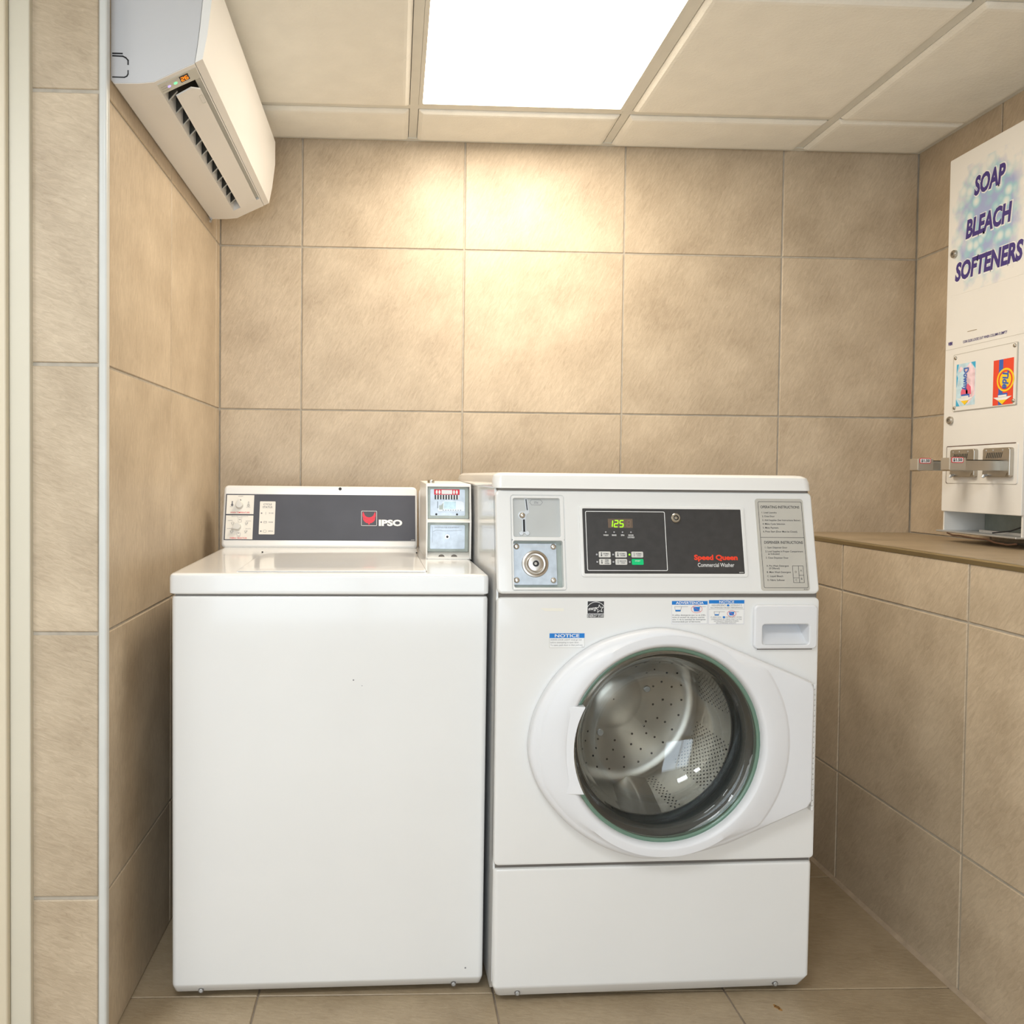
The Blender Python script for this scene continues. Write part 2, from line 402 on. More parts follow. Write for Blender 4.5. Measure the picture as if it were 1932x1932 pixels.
# right: low wall with a tiled ledge, upper wall behind
wall_right = struct(B().box((W + G, YREAR, -0.02), (W + 0.1, 0.1, H + 0.1)).build('wall_right', 'grout', smooth=0))
MR = frame((W, 0, 0), (0, -1, 0), (0, 0, 1))
tiles(wall_right, MR, [0.0, 0.36, 0.86, 1.36, 1.86, 2.36, 2.86, 3.36, 3.86, 4.4], [LEDGE] + [z for z in HZ if z > LEDGE], 'tile_right')
wall_low = struct(B().box((W1 + G, YREAR, -0.02), (W + G, G, LEDGE - G)).build('wall_low_right', 'grout', smooth=0))
MR1 = frame((W1, 0, 0), (0, -1, 0), (0, 0, 1))
tiles(wall_low, MR1, joints(0, -YREAR, -JYR), [0.0, Z0, Z0 + TP, LEDGE - 0.008], 'tile_right')
tiles(wall_low, frame((0, 0, LEDGE), (1, 0, 0), (0, 1, 0)), [W1 + 0.012, W], sorted([-y for y in joints(0, -YREAR, -JYR)]), 'tile_floor', j=0.003)
# floor
floor = struct(B().box((XHALL, YREAR, -0.1), (W, 0.05, -G)).build('floor', 'grout_floor', smooth=0))
tiles(floor, frame((0, 0, 0), (1, 0, 0), (0, 1, 0)), joints(XHALL, W1, FX0 - 4 * TP), joints(YREAR, 0, FY0 - 8 * TP), 'tile_floor', j=0.0035,
      skip=lambda u, v: (u < -0.02 and v > YEND))
st = B()
for k, (x, y, r) in enumerate(((1.352, -0.905, 0.006), (1.3545, -0.913, 0.004), (1.349, -0.899, 0.0032))):
    st.poly([(x + r * (0.7 + 0.5 * random.random()) * math.cos(t * math.pi / 6), y + r * (0.7 + 0.5 * random.random()) * math.sin(t * math.pi / 6)) for t in range(12)], 0.0, 0.0006)
st.build('rust_stain', 'rust', floor, smooth=0)
# trims
def trim(name, b, m): return struct(b.build(name, m))
trim('trim_1', B().vloft([(-0.0075, 0.0075, YEND - 0.004, YEND + 0.016, 0.005, 0.0), (-0.0075, 0.0075, YEND - 0.004, YEND + 0.016, 0.005, H)]), 'trim_pvc')
trim('trim_2', B().loft([[(W1 - 0.002 + p[0], y, LEDGE + p[1]) for p in ((0, -0.011), (0.012, -0.011), (0.013, 0.0015), (0.003, 0.0015), (0.0, -0.002))] for y in (YREAR, -0.001)], ), 'bronze')
trim('trim_3', B().loft([[(W1 + p[0], y, p[1]) for p in ((-0.009, 0.0005), (0.0, 0.0005), (0.0, 0.008), (-0.003, 0.006))] for y in (-0.001, YREAR)]), 'caulk')
# hall shell behind the photographer: rear wall with a window, side wall
wr = B()
for a, c in (((XHALL, YREAR - 0.1, 0), (-0.45, YREAR, H + 0.1)), ((1.55, YREAR - 0.1, 0), (W + 0.1, YREAR, H + 0.1)), ((-0.45, YREAR - 0.1, 0), (1.55, YREAR, 0.1)), ((-0.45, YREAR - 0.1, 2.1), (1.55, YREAR, H + 0.1))): wr.box(a, c)
struct(wr.build('wall_rear', 'hall_wall', smooth=0))
wf = B()
for x in (-0.45, 0.53, 1.50): wf.box((x, YREAR - 0.05, 0.1), (x + 0.05, YREAR + 0.01, 2.1))
for z in (0.1, 2.05): wf.box((-0.45, YREAR - 0.05, z), (1.55, YREAR + 0.01, z + 0.05))
struct(wf.build('window_1', 'door_paint', smooth=0))
struct(B().box((XHALL - 0.1, YREAR - 0.1, -0.05), (XHALL, YEND + 0.12, H + 0.1)).build('wall_left_hall', 'hall_wall', smooth=0))
# door and its casing at the far left
door = struct(B().box((-1.05, YEND + 0.02, 0), (-0.235, YEND + 0.06, 2.05)).build('door_1', 'door_paint'))
B().vloft([(-0.166, -0.1285, YEND - 0.012, YEND + 0.03, 0.003, 0), (-0.166, -0.1285, YEND - 0.012, YEND + 0.03, 0.003, H)]).build('casing', 'door_paint_cool', door)
B().vloft([(-0.240, -0.1665, YEND - 0.024, YEND + 0.03, 0.004, 0), (-0.240, -0.1665, YEND - 0.024, YEND + 0.03, 0.004, H)]).build('casing', 'door_paint', door)
B().box((-1.05, YEND - 0.02, 2.05), (-0.24, YEND + 0.03, H)).build('casing_head', 'door_paint', door)

# ceiling: exposed grid with drop-edge tiles
ceiling = struct(B().box((XHALL, YREAR, H + 0.02), (W + 0.05, 0.05, H + 0.1)).build('ceiling', 'ceiling_tile', smooth=0))
CX, CY, CP = 0.5855, -0.2337, 0.6
gx = [CX + CP * k for k in range(-4, 3)]; gy = [CY - CP * k for k in range(0, 8)]
BW = 0.024
for x in gx:
    y1 = 0.0 if x > 0 else YEND
    o = B().box((x - BW / 2, YREAR, H), (x + BW / 2, y1, H + 0.03)); o.build('t_bar', 't_bar', ceiling)
for y in gy:
    xs = [XHALL] + gx + [W]
    for a, c in zip(xs, xs[1:]):
        if c - a < 0.03 or (y > YEND and c < 0.05): continue
        if y == gy[0] and c == W: continue          # here the tile has slipped over the cross bar
        B().box((max(a, 0.0 if y > YEND else -9) + BW / 2, y - BW / 2, H + 0.0006), (c - BW / 2, y + BW / 2, H + 0.03)).build('t_bar', 't_bar', ceiling)
ctile = {}
xs = [XHALL] + gx + [W]; ys = [0.0] + gy + [YREAR]
for a in range(len(xs) - 1):
    for c in range(len(ys) - 1):
        x0, x1, y1, y0 = xs[a], xs[a + 1], ys[c], ys[c + 1]
        if y1 > YEND: x0 = max(x0, 0.0)
        if a == len(xs) - 2 and c == 0: y0 -= 0.011
        if a == len(xs) - 2 and c == 1: y1 += 0.0115
        if x1 - x0 < 0.03 or y1 - y0 < 0.03: continue
        ia, ic = a - 1 + 0, c - 1
        if (a, c - 1) in [(5, 0), (4, 3), (2, 3)]: continue        # a light panel lies here
        e = 0.0148
        w, d = x1 - x0 - 2 * e + 0.002, y1 - y0 - 2 * e + 0.002
        key = (round(w, 4), round(d, 4))
        if key not in ctile:
            b = B(); dr, bv = 0.010, 0.019
            b.loft([[(p[0], p[1], z) for p in B.rr(-w / 2 + i, w / 2 - i, -d / 2 + i, d / 2 - i, 0.004, 2)][::-1] for i, z in ((0, 0.018), (0, -0.001), (bv * 0.25, -dr * 0.55), (bv * 0.6, -dr * 0.9), (bv, -dr))], cap0=False)
            me = bpy.data.meshes.new('ceiling_tile'); me.from_pydata([tuple(p) for p in b.v], [], b.f); me.materials.append(MATS['ceiling_tile']); ctile[key] = me
        o = bpy.data.objects.new('ceiling_tile', ctile[key]); COL.objects.link(o); o.parent = ceiling
        o.location = ((x0 + x1) / 2, (y0 + y1) / 2, H + random.uniform(-0.0005, 0.001)); o.rotation_euler = (random.uniform(-0.002, 0.002), random.uniform(-0.002, 0.002), 0)
for nm, a, c in (('wall_angle', (0, -0.022, H - 0.002), (W, -0.0005, H + 0.02)), ('wall_angle', (W - 0.022, YREAR, H - 0.002), (W - 0.0005, -0.022, H + 0.02)), ('wall_angle', (0.0005, YEND, H - 0.002), (0.022, -0.022, H + 0.02))):
    B().box(a, c).build(nm, 't_bar', ceiling)
def ceiling_light(i, jy, warm, label, group=None):
    x0, x1 = gx[i] + BW / 2, gx[i + 1] - BW / 2; y1, y0 = gy[jy] - BW / 2, gy[jy + 1] + BW / 2
    t = empty('ceiling_light', ((x0 + x1) / 2, (y0 + y1) / 2, H)); tag(t, label, 'ceiling light', group)
    w, d = (x1 - x0) / 2 - 0.0005, (y1 - y0) / 2 - 0.0005
    B().ring((-w, w, -d, d), (-w + 0.011, w - 0.011, -d + 0.011, d - 0.011), -0.0015, 0.022, 0.001, 0.004).build('frame', 't_bar', t)
    B().add([(-w + .011, -d + .011, .004), (w - .011, -d + .011, .004), (w - .011, d - .011, .004), (-w + .011, d - .011, .004)], [(3, 2, 1, 0)]).build('diffuser', 'diffuser_warm' if warm else 'diffuser_fill', t, smooth=0)
ceiling_light(4, 0, True, 'square glowing light panel recessed in the ceiling above the washers')
ceiling_light(3, 3, False, 'added, unseen cool white panel in the hall ceiling that lights the washer fronts', 'added hall fill lights')  # both hall panels are added out of view as frontal fill
ceiling_light(1, 3, False, 'added, unseen cool white panel in the hall ceiling that lights the washer fronts', 'added hall fill lights')

FR = frame((0, 0, 0), (1, 0, 0), (0, 0, 1))          # front faces: u = x, v = z, w = -y
def outline(o, i, w0, w1, r): return B().ring(o, i, w0, w1, r, max(r - 0.001, 0.0005))

# ------------------------------------------------------------------ front-load washer
FL = empty('front_load_washer', (0.75411, -0.89331, 0), math.radians(2.2))
tag(FL, 'white front-load washer with round glass door and black control panel', 'washing machine')
FW, FD = 0.685, 0.70
cab = B()
SIDE = [(0.034, 0.022), (0.012, 0.048), (0.012, 0.862), (0.058, 1.083), (FD, 1.083), (FD, 0.022)]
for xa, xb in ((0.0, 0.012), (FW - 0.012, FW)): cab.loft([[(x, y, z) for y, z in SIDE] for x in (xa, xb)])
cab.recalc = True
cab.box((0.012, FD - 0.012, 0.022), (FW - 0.012, FD, 1.083)).box((0.012, 0.034, 0.022), (FW - 0.012, FD, 0.03))
cab = cab.build('cabinet', 'enamel', FL)
for x in (0.05, FW - 0.05):
    for y in (0.08, FD - 0.06): B().disc(x, y, 0.02, 0.0, 0.03).build('levelling_foot', 'rubber', FL)
# lower panel with a chamfered kick
lp = B(); 
lp.vloft([(0.014, FW - 0.018, 0.024, 0.05, 0.010, 0.010), (0.010, FW - 0.013, 0.014, 0.05, 0.010, 0.016), (0.003, FW - 0.006, 0.001, 0.05, 0.010, 0.037), (0.001, FW - 0.001, 0.0, 0.05, 0.009, 0.044), (0.0, FW, 0.0, 0.05, 0.009, 0.284), (0.0015, FW - 0.0015, 0.0015, 0.05, 0.008, 0.2885), (0.005, FW - 0.005, 0.005, 0.05, 0.006, 0.2902)])
lp = lp.build('lower_panel', 'enamel', FL)
for u in (0.0541, 0.6122):
    B(FR).disc(u, 0.0252, 0.0058, -0.016, -0.0045, 0, 18).build('screw_recess', 'shadow_seam', lp)
    B(FR).disc(u, 0.0252, 0.0042, -0.014, -0.0034, 0.001, 16).build('screw', 'steel_dull', lp)
# main front panel with the porthole opening
DC = (0.3495, 0.5535)
def around(P, c=DC): return sorted(P, key=lambda p: math.atan2(p[1] - c[1], p[0] - c[0]))
def panel_ring(P, R, w0, w1, bev):
    out = []
    P = [(p[0], p[1]) for p in P]
    circ = [(DC[0] + R * math.cos(math.atan2(p[1] - DC[1], p[0] - DC[0])), DC[1] + R * math.sin(math.atan2(p[1] - DC[1], p[0] - DC[0]))) for p in P]
    return circ
fp = B(FR); LO = []
for ins, w in ((0, -0.03), (0, -0.006), (0.0018, -0.0018), (0.006, 0.0)):
    LO.append([(p[0], p[1], w) for p in around(B.rr(ins, FW + 0.004 - ins, 0.2965 + ins, 0.8555 - ins, 0.010 - ins, 5, 16))])
R = 0.215
# keep point counts equal around the loops
circ = [(DC[0] + R * math.cos(math.atan2(p[1] - DC[1], p[0] - DC[0])), DC[1] + R * math.sin(math.atan2(p[1] - DC[1], p[0] - DC[0]))) for p in LO[-1]]
LO.append([(p[0], p[1], 0.0) for p in circ]); LO.append([(p[0], p[1], -0.03) for p in circ])
LO.append(LO[0]); fp.weld = True
fp.loft(LO, False, False); fp = fp.build('front_panel', 'enamel', FL)
# opening behind the finger scoop of the detergent drawer
cut = B(FR).rrect(0.5600, 0.6630, 0.7565, 0.8005, 0.006, -0.06, 0.05, 0, 1, n=5).build('cutter', 'enamel', FL, smooth=0)
bo_ = fp.modifiers.new('opening', 'BOOLEAN'); bo_.object = cut; bo_.operation = 'DIFFERENCE'; bo_.solver = 'EXACT'
fp.modifiers.move(len(fp.modifiers) - 1, 0)
fp.modifiers['weighted_normals'].show_viewport = False
me_ = bpy.data.meshes.new_from_object(fp.evaluated_get(bpy.context.evaluated_depsgraph_get()))
fp.modifiers.remove(bo_); fp.data = me_; fp.modifiers['weighted_normals'].show_viewport = True
bpy.data.objects.remove(cut)
# door: outline traced around the porthole, hinge side to the right
raw = [(0.331, 0.7927), (0.2382, 0.7742), (0.1728, 0.742), (0.1176, 0.6903), (0.0794, 0.6224), (0.0657, 0.5542), (0.0746, 0.4987), (0.1016, 0.4459), (0.1519, 0.3892), (0.2122, 0.3483), (0.2793, 0.3214), (0.3297, 0.3147), (0.397, 0.3208), (0.4645, 0.3365), (0.5084, 0.3515), (0.583, 0.3834), (0.66, 0.4164), (0.6685, 0.430), (0.6690, 0.667), (0.663, 0.6805), (0.61, 0.7031), (0.541, 0.7311), (0.4863, 0.7535), (0.4556, 0.7668), (0.4047, 0.7834)]
def catmull(P, m=6, hard=()):
    out = []; n = len(P)
    for i in range(n):
        p0, p1, p2, p3 = (Vector(P[(i + k) % n]) for k in (-1, 0, 1, 2))
        for j in range(m):
            t = j / m
            if i in hard: q = p1.lerp(p2, t)
            else: q = 0.5 * ((2 * p1) + (p2 - p0) * t + (2 * p0 - 5 * p1 + 4 * p2 - p3) * t * t + (3 * p1 - p0 - 3 * p2 + p3) * t ** 3)
            out.append((q.x, q.y))
    return out
DO = around(catmull(raw, 6, hard=(14, 15, 16, 17, 18, 19, 20)))
pol = [(math.atan2(p[1] - DC[1], p[0] - DC[0]), math.hypot(p[0] - DC[0], p[1] - DC[1])) for p in DO]
def dloop(fn, w): return [(DC[0] + fn(a, r) * math.cos(a), DC[1] + fn(a, r) * math.sin(a), w) for a, r in pol]
bez = lambda a, r: min(0.263, r - 0.014)
LO = [dloop(lambda a, r: r - 0.001, 0.0005), dloop(lambda a, r: r, 0.006), dloop(lambda a, r: r, 0.020), dloop(lambda a, r: r - 0.0025, 0.0255), dloop(lambda a, r: r - 0.0075, 0.0285),
      dloop(lambda a, r: bez(a, r) + 0.003, 0.0295), dloop(lambda a, r: bez(a, r), 0.0305), dloop(lambda a, r: bez(a, r) - 0.006, 0.0345), dloop(lambda a, r: 0.228, 0.0385), dloop(lambda a, r: 0.214, 0.0395), dloop(lambda a, r: 0.208, 0.0375), dloop(lambda a, r: 0.203, 0.028), dloop(lambda a, r: 0.2025, 0.0005)]
dr_ = B(FR).loft(LO, False, False).build('door', 'plastic_white', FL, smooth=50)
# handle pad on the left of the ring
hp = []
for k in range(13):
    t = math.radians(180 - 27.2 + 54.4 * k / 12); hp.append((DC[0] + 0.1955 * math.cos(t), DC[1] - 0.004 + 0.1955 * math.sin(t)))
hpad = B(FR)
tl, bl = (0.098, 0.6395), (0.098, 0.4580)
Lf = [(0.1165, 0.6390), (0.098, 0.615), (0.0905, 0.548), (0.098, 0.482), (0.1165, 0.4585)]
pts = hp + Lf[::-1]
cx_ = sum(p[0] for p in pts) / len(pts); cy_ = sum(p[1] for p in pts) / len(pts)
pts = [(p[0], p[1]) for p in pts][::-1]
ar = sum(pts[i][0] * pts[(i + 1) % len(pts)][1] - pts[(i + 1) % len(pts)][0] * pts[i][1] for i in range(len(pts)))
if ar < 0: pts = pts[::-1]
pad_w = lambda x: 0.0298 + (x - 0.090) * 0.172
hpad.loft([[(p[0], p[1], 0.020) for p in pts], [(p[0], p[1], pad_w(p[0]) - 0.0012) for p in pts], [(cx_ + (p[0] - cx_) * 0.985, cy_ + (p[1] - cy_) * 0.985, pad_w(p[0])) for p in pts]])
hpad.build('door_handle', 'plastic_white', dr_)
# hinge strip: knuckles along the right edge
for k in range(24):
    v0 = 0.407 + k * 0.0112
    B(FR).box((0.669, v0, 0.004), (0.6745, v0 + 0.0102, 0.0195), 0.0014, 1).build('hinge_knuckle', 'enamel', dr_)
# glass bowl (closed shell) and the green-tinted rim
gl = B(FR)
outer = [(0.2035, 0.018), (0.196, 0.0235), (0.186, 0.0195), (0.172, -0.004), (0.160, -0.035), (0.146, -0.062), (0.122, -0.083), (0.085, -0.097), (0.045, -0.103), (0.002, -0.105)]
inner = [(0.002, -0.110), (0.046, -0.108), (0.087, -0.1025), (0.126, -0.088), (0.151, -0.0665), (0.1655, -0.038), (0.178, -0.004), (0.190, 0.008), (0.2035, 0.008)]
gl.recalc = True
gl.lathe(DC[0], DC[1], outer + inner + [outer[0]], 96)
gl.build('door_glass', 'door_glass', dr_, smooth=60)
B(FR).lathe(DC[0], DC[1], [(0.2034, 0.010), (0.2034, 0.0245), (0.1995, 0.0262), (0.1955, 0.0245), (0.1945, 0.020), (0.196, 0.010)], 96).build('glass_rim', 'glass_rim', dr_, smooth=60)
# rubber bellows, tub ring and drum
B(FR).lathe(DC[0], DC[1], [(0.2145, 0.0), (0.206, -0.006), (0.203, -0.020), (0.192, -0.030), (0.190, -0.045), (0.196, -0.055), (0.190, -0.064), (0.192, -0.078)], 72).build('door_gasket', 'rubber', FL, smooth=60)
prof = [(0.188, -0.076), (0.196, -0.082), (0.228, -0.088), (0.238, -0.100), (0.240, -0.12), (0.240, -0.20), (0.240, -0.30), (0.239, -0.372), (0.228, -0.388), (0.20, -0.392), (0.155, -0.384), (0.085, -0.366), (0.078, -0.360), (0.05, -0.352), (0.002, -0.350)]
drum = B(FR); drum.recalc = False
drum.lathe(DC[0], DC[1], prof, 96)
drum = drum.build('drum', 'drum_steel', FL, smooth=50)
for k in range(3):
    t0 = math.radians(-82 + 120 * k)
    bf = B(FR); n = 10; loops = []
    for i in range(n + 1):
        w = -0.102 - 0.272 * i / n; hgt = 0.048 * math.sin(math.pi * min(1, max(0.0, (i + 0.35) / (n + 0.7)))) ** 0.45
        tw = math.radians(10 * (i / n - 0.5))
        loops.append([(DC[0] + rr_ * math.cos(t0 + tw + a), DC[1] + rr_ * math.sin(t0 + tw + a), w) for rr_, a in ((0.2395, -0.20), (0.2395 - hgt * 0.55, -0.115), (0.2395 - hgt, -0.035), (0.2395 - hgt, 0.035), (0.2395 - hgt * 0.55, 0.115), (0.2395, 0.20))])
    bf.recalc = True
    bf.loft(loops); bf.build('drum_baffle', 'drum_steel', drum, smooth=60)
hl = B(FR)
for i in range(26):
    w = -0.112 - 0.0098 * i
    for j in range(120):
        t = 2 * math.pi * (j + 0.5 * (i % 2)) / 120
        if min(abs((t - math.radians(-82 + 120 * k) + math.pi) % (2 * math.pi) - math.pi) for k in range(3)) < 0.26: continue
        if (j // 5) % 3 == 2: continue
        rr_ = 0.2390; a = 0.0023; n = Vector((math.cos(t), math.sin(t))); s = Vector((-math.sin(t), math.cos(t)))
        c = n * rr_
        hl.add([(DC[0] + c.x + s.x * a * math.cos(q * math.pi / 3), DC[1] + c.y + s.y * a * math.cos(q * math.pi / 3), w + a * math.sin(q * math.pi / 3)) for q in range(6)], [(5, 4, 3, 2, 1, 0)])
for rr_, nn in ((0.172, 22), (0.145, 18), (0.118, 15), (0.20, 30)):
    wv = {0.172: -0.3868, 0.145: -0.3805, 0.118: -0.3732, 0.20: -0.3905}[rr_]
    for j in range(nn):
        t = 2 * math.pi * j / nn + rr_ * 9
        hl.add([(DC[0] + rr_ * math.cos(t) + 0.0032 * math.cos(q * math.pi / 3), DC[1] + rr_ * math.sin(t) + 0.0032 * math.sin(q * math.pi / 3), wv + 0.0012) for q in range(6)], [(0, 1, 2, 3, 4, 5)])
ho = hl.build('drum_holes', 'black', drum, smooth=0); ho['kind'] = 'stuff'
for k in range(3):
    t = math.radians(12 + 120 * k)
    B(FR).disc(DC[0] + 0.098 * math.cos(t), DC[1] + 0.098 * math.sin(t), 0.009, -0.372, -0.362, 0.002, 20).build('drum_bolt', 'steel_dull', drum)
B(FR).loft([[(x, v, w) for x, v in B.rr(0.013, FW - 0.013, 0.30, 0.85, 0.001, 1)] for w in (-0.45, -0.46)]).build('inner_wall', 'shadow_seam', FL)
# detergent drawer
dd = B(FR)
O = (0.5425, 0.6805, 0.7478, 0.8402)
dd.ring(O, (0.5605, 0.6625, 0.7570, 0.8000), -0.001, 0.009, 0.010, 0.006, 0.0035, n=5, seg=3)
dd = dd.build('detergent_drawer', 'plastic_white', FL)
sc = B(FR)
hole = B.rr(0.5605, 0.6625, 0.7570, 0.8000, 0.006, 5)
sc.loft([[(p[0], p[1], 0.0068) for p in hole], [(p[0] + (0.6115 - p[0]) * 0.06, p[1], 0.006 - 0.046 * max(0, (p[1] - 0.757) / 0.043) - 0.001) for p in hole]][::-1], cap0=True, cap1=False)
sc.recalc = False
sc.build('finger_scoop', 'plastic_white', dd)
gk = B(FR).box((0.553, 0.7455, -0.001), (0.672, 0.7483, 0.0035)).build('drawer_gap', 'shadow_seam', dd)

# control panel leans back
z0, z1, dep = 0.863, 1.108, 0.05
vl = math.hypot(dep, z1 - z0)
CPM = frame((0, 0, z0), (1, 0, 0), (0, dep, z1 - z0))
CO = (0.0330, 0.1440, 0.0075, 0.2050)
cp = B(CPM).ring((0.0, FW + 0.004, 0.0, 0.2185), CO, -0.025, 0.0, 0.012, 0.005, 0.005, n=5, seg=3)
cp = cp.build('control_panel', 'enamel', FL)
# filler wedges between the leaning panel and the sides are part of the cabinet top line
cap_ = B().vloft([(-0.002, FW + 0.006, 0.041, FD + 0.004, 0.018, 1.0795), (-0.004, FW + 0.008, 0.043, FD + 0.006, 0.020, 1.0835), (-0.004, FW + 0.008, 0.0475, FD + 0.006, 0.020, 1.098), (-0.001, FW + 0.005, 0.051, FD + 0.002, 0.019, 1.1065), (0.008, FW - 0.004, 0.060, FD - 0.006, 0.016, 1.1115), (0.02, FW - 0.016, 0.075, FD - 0.02, 0.012, 1.1125)], n=5).build('top_cover', 'enamel', FL)
B().vloft([(0.004, FW, 0.0415, FD, 0.012, 1.075), (0.004, FW, 0.0435, FD, 0.012, 1.081)]).build('top_seam', 'shadow_seam', FL)
B().box((0.004, 0.006, 0.853), (FW - 0.001, 0.03, 0.866)).build('panel_seam', 'shadow_seam', FL)
B().box((0.004, 0.008, 0.286), (FW - 0.003, 0.03, 0.300)).build('panel_seam', 'shadow_seam', FL)
# coin meter set in the control panel
cm = B(CPM)
cm.ring(CO, (0.0375, 0.1345, 0.1180, 0.1985), -0.02, 0.0015, 0.005, 0.003, 0.001)
cm = B(CPM)
cm.ring((CO[0], CO[1], 0.1105, CO[3]), (0.0365, 0.1365, 0.1175, 0.2000), -0.022, 0.0012, 0.004, 0.004, 0.0012, n=5)
cm.ring((CO[0], CO[1], CO[2], 0.1125), (0.0355, 0.1395, 0.0125, 0.1100), -0.022, 0.0012, 0.004, 0.004, 0.0012, n=5)
cm = cm.build('coin_meter', 'enamel', FL)
B(CPM).box((0.0345, 0.1165, -0.016), (0.1385, 0.2010, -0.0065)).build('slot_plate', 'meter_plate', cm)
B(CPM).box((0.0345, 0.0120, -0.022), (0.1405, 0.1105, -0.0150)).build('backing', 'grey_green', cm)
B(CPM).box((0.0362, 0.0185, -0.0160), (0.1285, 0.1055, -0.0085), 0.0015, 2).build('lock_plate', 'zinc_blue', cm)
s_ = B(CPM); s_.stroke([(0.0655, 0.1985), (0.0680, 0.1735)], 0.0065, -0.0066, -0.0052); s_.stroke([(0.0680, 0.172), (0.060, 0.166)], 0.008, -0.0066, -0.0054); s_.stroke([(0.0600, 0.1560), (0.0603, 0.1285)], 0.0085, -0.0066, -0.0052); s_.disc(0.0567, 0.1640, 0.0088, -0.0066, -0.0055, 0, 20)
s_.disc(0.0545, 0.1265, 0.005, -0.0066, -0.0045, 0.001, 14).disc(0.067, 0.1265, 0.005, -0.0066, -0.0045, 0.001, 14)
s_.build('slot_casting', 'steel_dull', cm)
s_ = B(CPM); s_.stroke([(0.0655, 0.1975), (0.0677, 0.1755)], 0.0020, -0.0053, -0.0047); s_.stroke([(0.0600, 0.1540), (0.0602, 0.1305)], 0.0042, -0.0053, -0.0047)
s_.build('coin_slot', 'black', cm, smooth=0)
B(CPM).disc(0.0567, 0.1638, 0.0064, -0.0056, 0.0, 0.005, 20).build('return_button', 'brass_chrome', cm)
hx = [(0.0735, 0.192), (0.0775, 0.1975), (0.0965, 0.1975), (0.1010, 0.192), (0.0965, 0.1865), (0.0775, 0.1865)]
s_ = B(CPM).stroke(hx, 0.0006, -0.0066, -0.0061, True); s_.text('25¢', 0.0872, 0.1898, 0.0045, -0.0061, align='C'); s_.build('lettering', 'print_grey', cm, smooth=0)
B(CPM).text('GREENWALD', 0.0590, 0.0960, 0.0055, -0.0083, width=0.050).build('embossed_name', 'steel_dull', cm, smooth=0)
for u, v in ((0.0436, 0.0985), (0.1215, 0.0982), (0.0425, 0.0285), (0.1195, 0.0282)):
    B(CPM).disc(u, v, 0.0062, -0.0088, -0.0045, 0.004, 18).build('rivet', 'brass_chrome', cm)
B(CPM).lathe(0.0820, 0.0625, [(0.0285, -0.0087), (0.0272, -0.0058), (0.0240, -0.0048), (0.0215, -0.0078), (0.0185, -0.0082), (0.0175, -0.0045), (0.0155, -0.001), (0.012, 0.0), (0.0066, 0.0), (0.0063, -0.003)], 40, cap1=True).build('lock_collar', 'brass_chrome', cm, smooth=40)
B(CPM).disc(0.0825, 0.0622, 0.0062, -0.004, 0.0003, 0, 20).build('lock_hole', 'black', cm)
B(CPM).disc(0.0815, 0.0622, 0.0032, -0.004, 0.0012, 0.0006, 16).build('lock_pin', 'steel', cm)
# graphic panel
B(CPM).ring((0.1765, 0.5345, 0.0345, 0.1855), (0.1835, 0.5270, 0.0415, 0.1785), 0.0, 0.0028, 0.006, 0.002, 0.0018, n=4).build('bezel', 'enamel', cp)
gp = B(CPM).box((0.1830, 0.0410, 0.0), (0.5275, 0.1790, 0.0012)).build('graphic_panel', 'panel_black', FL)
w = 0.0014
B(CPM).ring((0.1895, 0.3610, 0.0475, 0.1730), (0.1908, 0.3597, 0.0488, 0.1717), w - 0.0004, w, 0.003, 0.002).build('white_border', 'print_white', gp, smooth=0)
B(CPM).box((0.2375, 0.1378, w - 0.0004), (0.2905, 0.1572, w)).build('display', 'display_brown', gp, smooth=0)
SEG = {'1': 'bc', '2': 'abged', '5': 'afgcd', '8': 'abcdefg', '6': 'afgedc', '0': 'abcdef'}
def digit(b, ch, u, v, sx, sy, w0, w1, wd, sh=0.12):
    T = lambda x, y: (u + (x * sx) + sh * y * sy, v + y * sy)
    S = {'a': ((0.1, 1), (0.9, 1)), 'b': ((1, 0.93), (1, 0.57)), 'c': ((1, 0.43), (1, 0.07)), 'd': ((0.1, 0), (0.9, 0)), 'e': ((0, 0.43), (0, 0.07)), 'f': ((0, 0.93), (0, 0.57)), 'g': ((0.12, 0.5), (0.88, 0.5))}
    for s in SEG[ch]: b.stroke([T(*S[s][0]), T(*S[s][1])], wd, w0, w1)
bg = B(CPM); bo = B(CPM)
for k, ch in enumerate('125'): digit(bg, ch, 0.2390 + 0.0115 * k, 0.1398, 0.0072, 0.0136, w + 0.0001, w + 0.0005, 0.0019)
digit(bo, '8', 0.2775, 0.1398, 0.0072, 0.0136, w + 0.0001, w + 0.0004, 0.0011)
bg.build('digits', 'segment_green', gp, smooth=0); bo.build('dark_digit', 'segment_off', gp, smooth=0)
b_ = B(CPM); tx = B(CPM)
for k, (u, s) in enumerate(((0.2318, 'WASH'), (0.2497, 'RINSE'), (0.2677, 'SPIN'), (0.2857, 'DOOR'))):
    B(CPM).disc(u, 0.1287, 0.0016, w, w + 0.0005, 0, 12).build('indicator', 'led_off', gp, smooth=0)
    tx.text(s, u, 0.1207, 0.0030, w + 0.0002, align='C', bold=0.02, sx=0.85)
tx.text('LOCKED', 0.2857, 0.1163, 0.0030, w + 0.0002, align='C', bold=0.02, sx=0.85)
rows = (((0.2148, 'NORMAL', 'HOT', 'dark'), (0.2496, 'NORMAL', 'WARM', 'dark'), (0.2845, 'NORMAL', 'COLD', 'open')), ((0.2152, 'PERM PRESS', 'WARM', 'dark'), (0.2496, 'DELICATE', 'COLD', 'open'), (0.2845, 'START', '', '')))
bt = B(CPM)
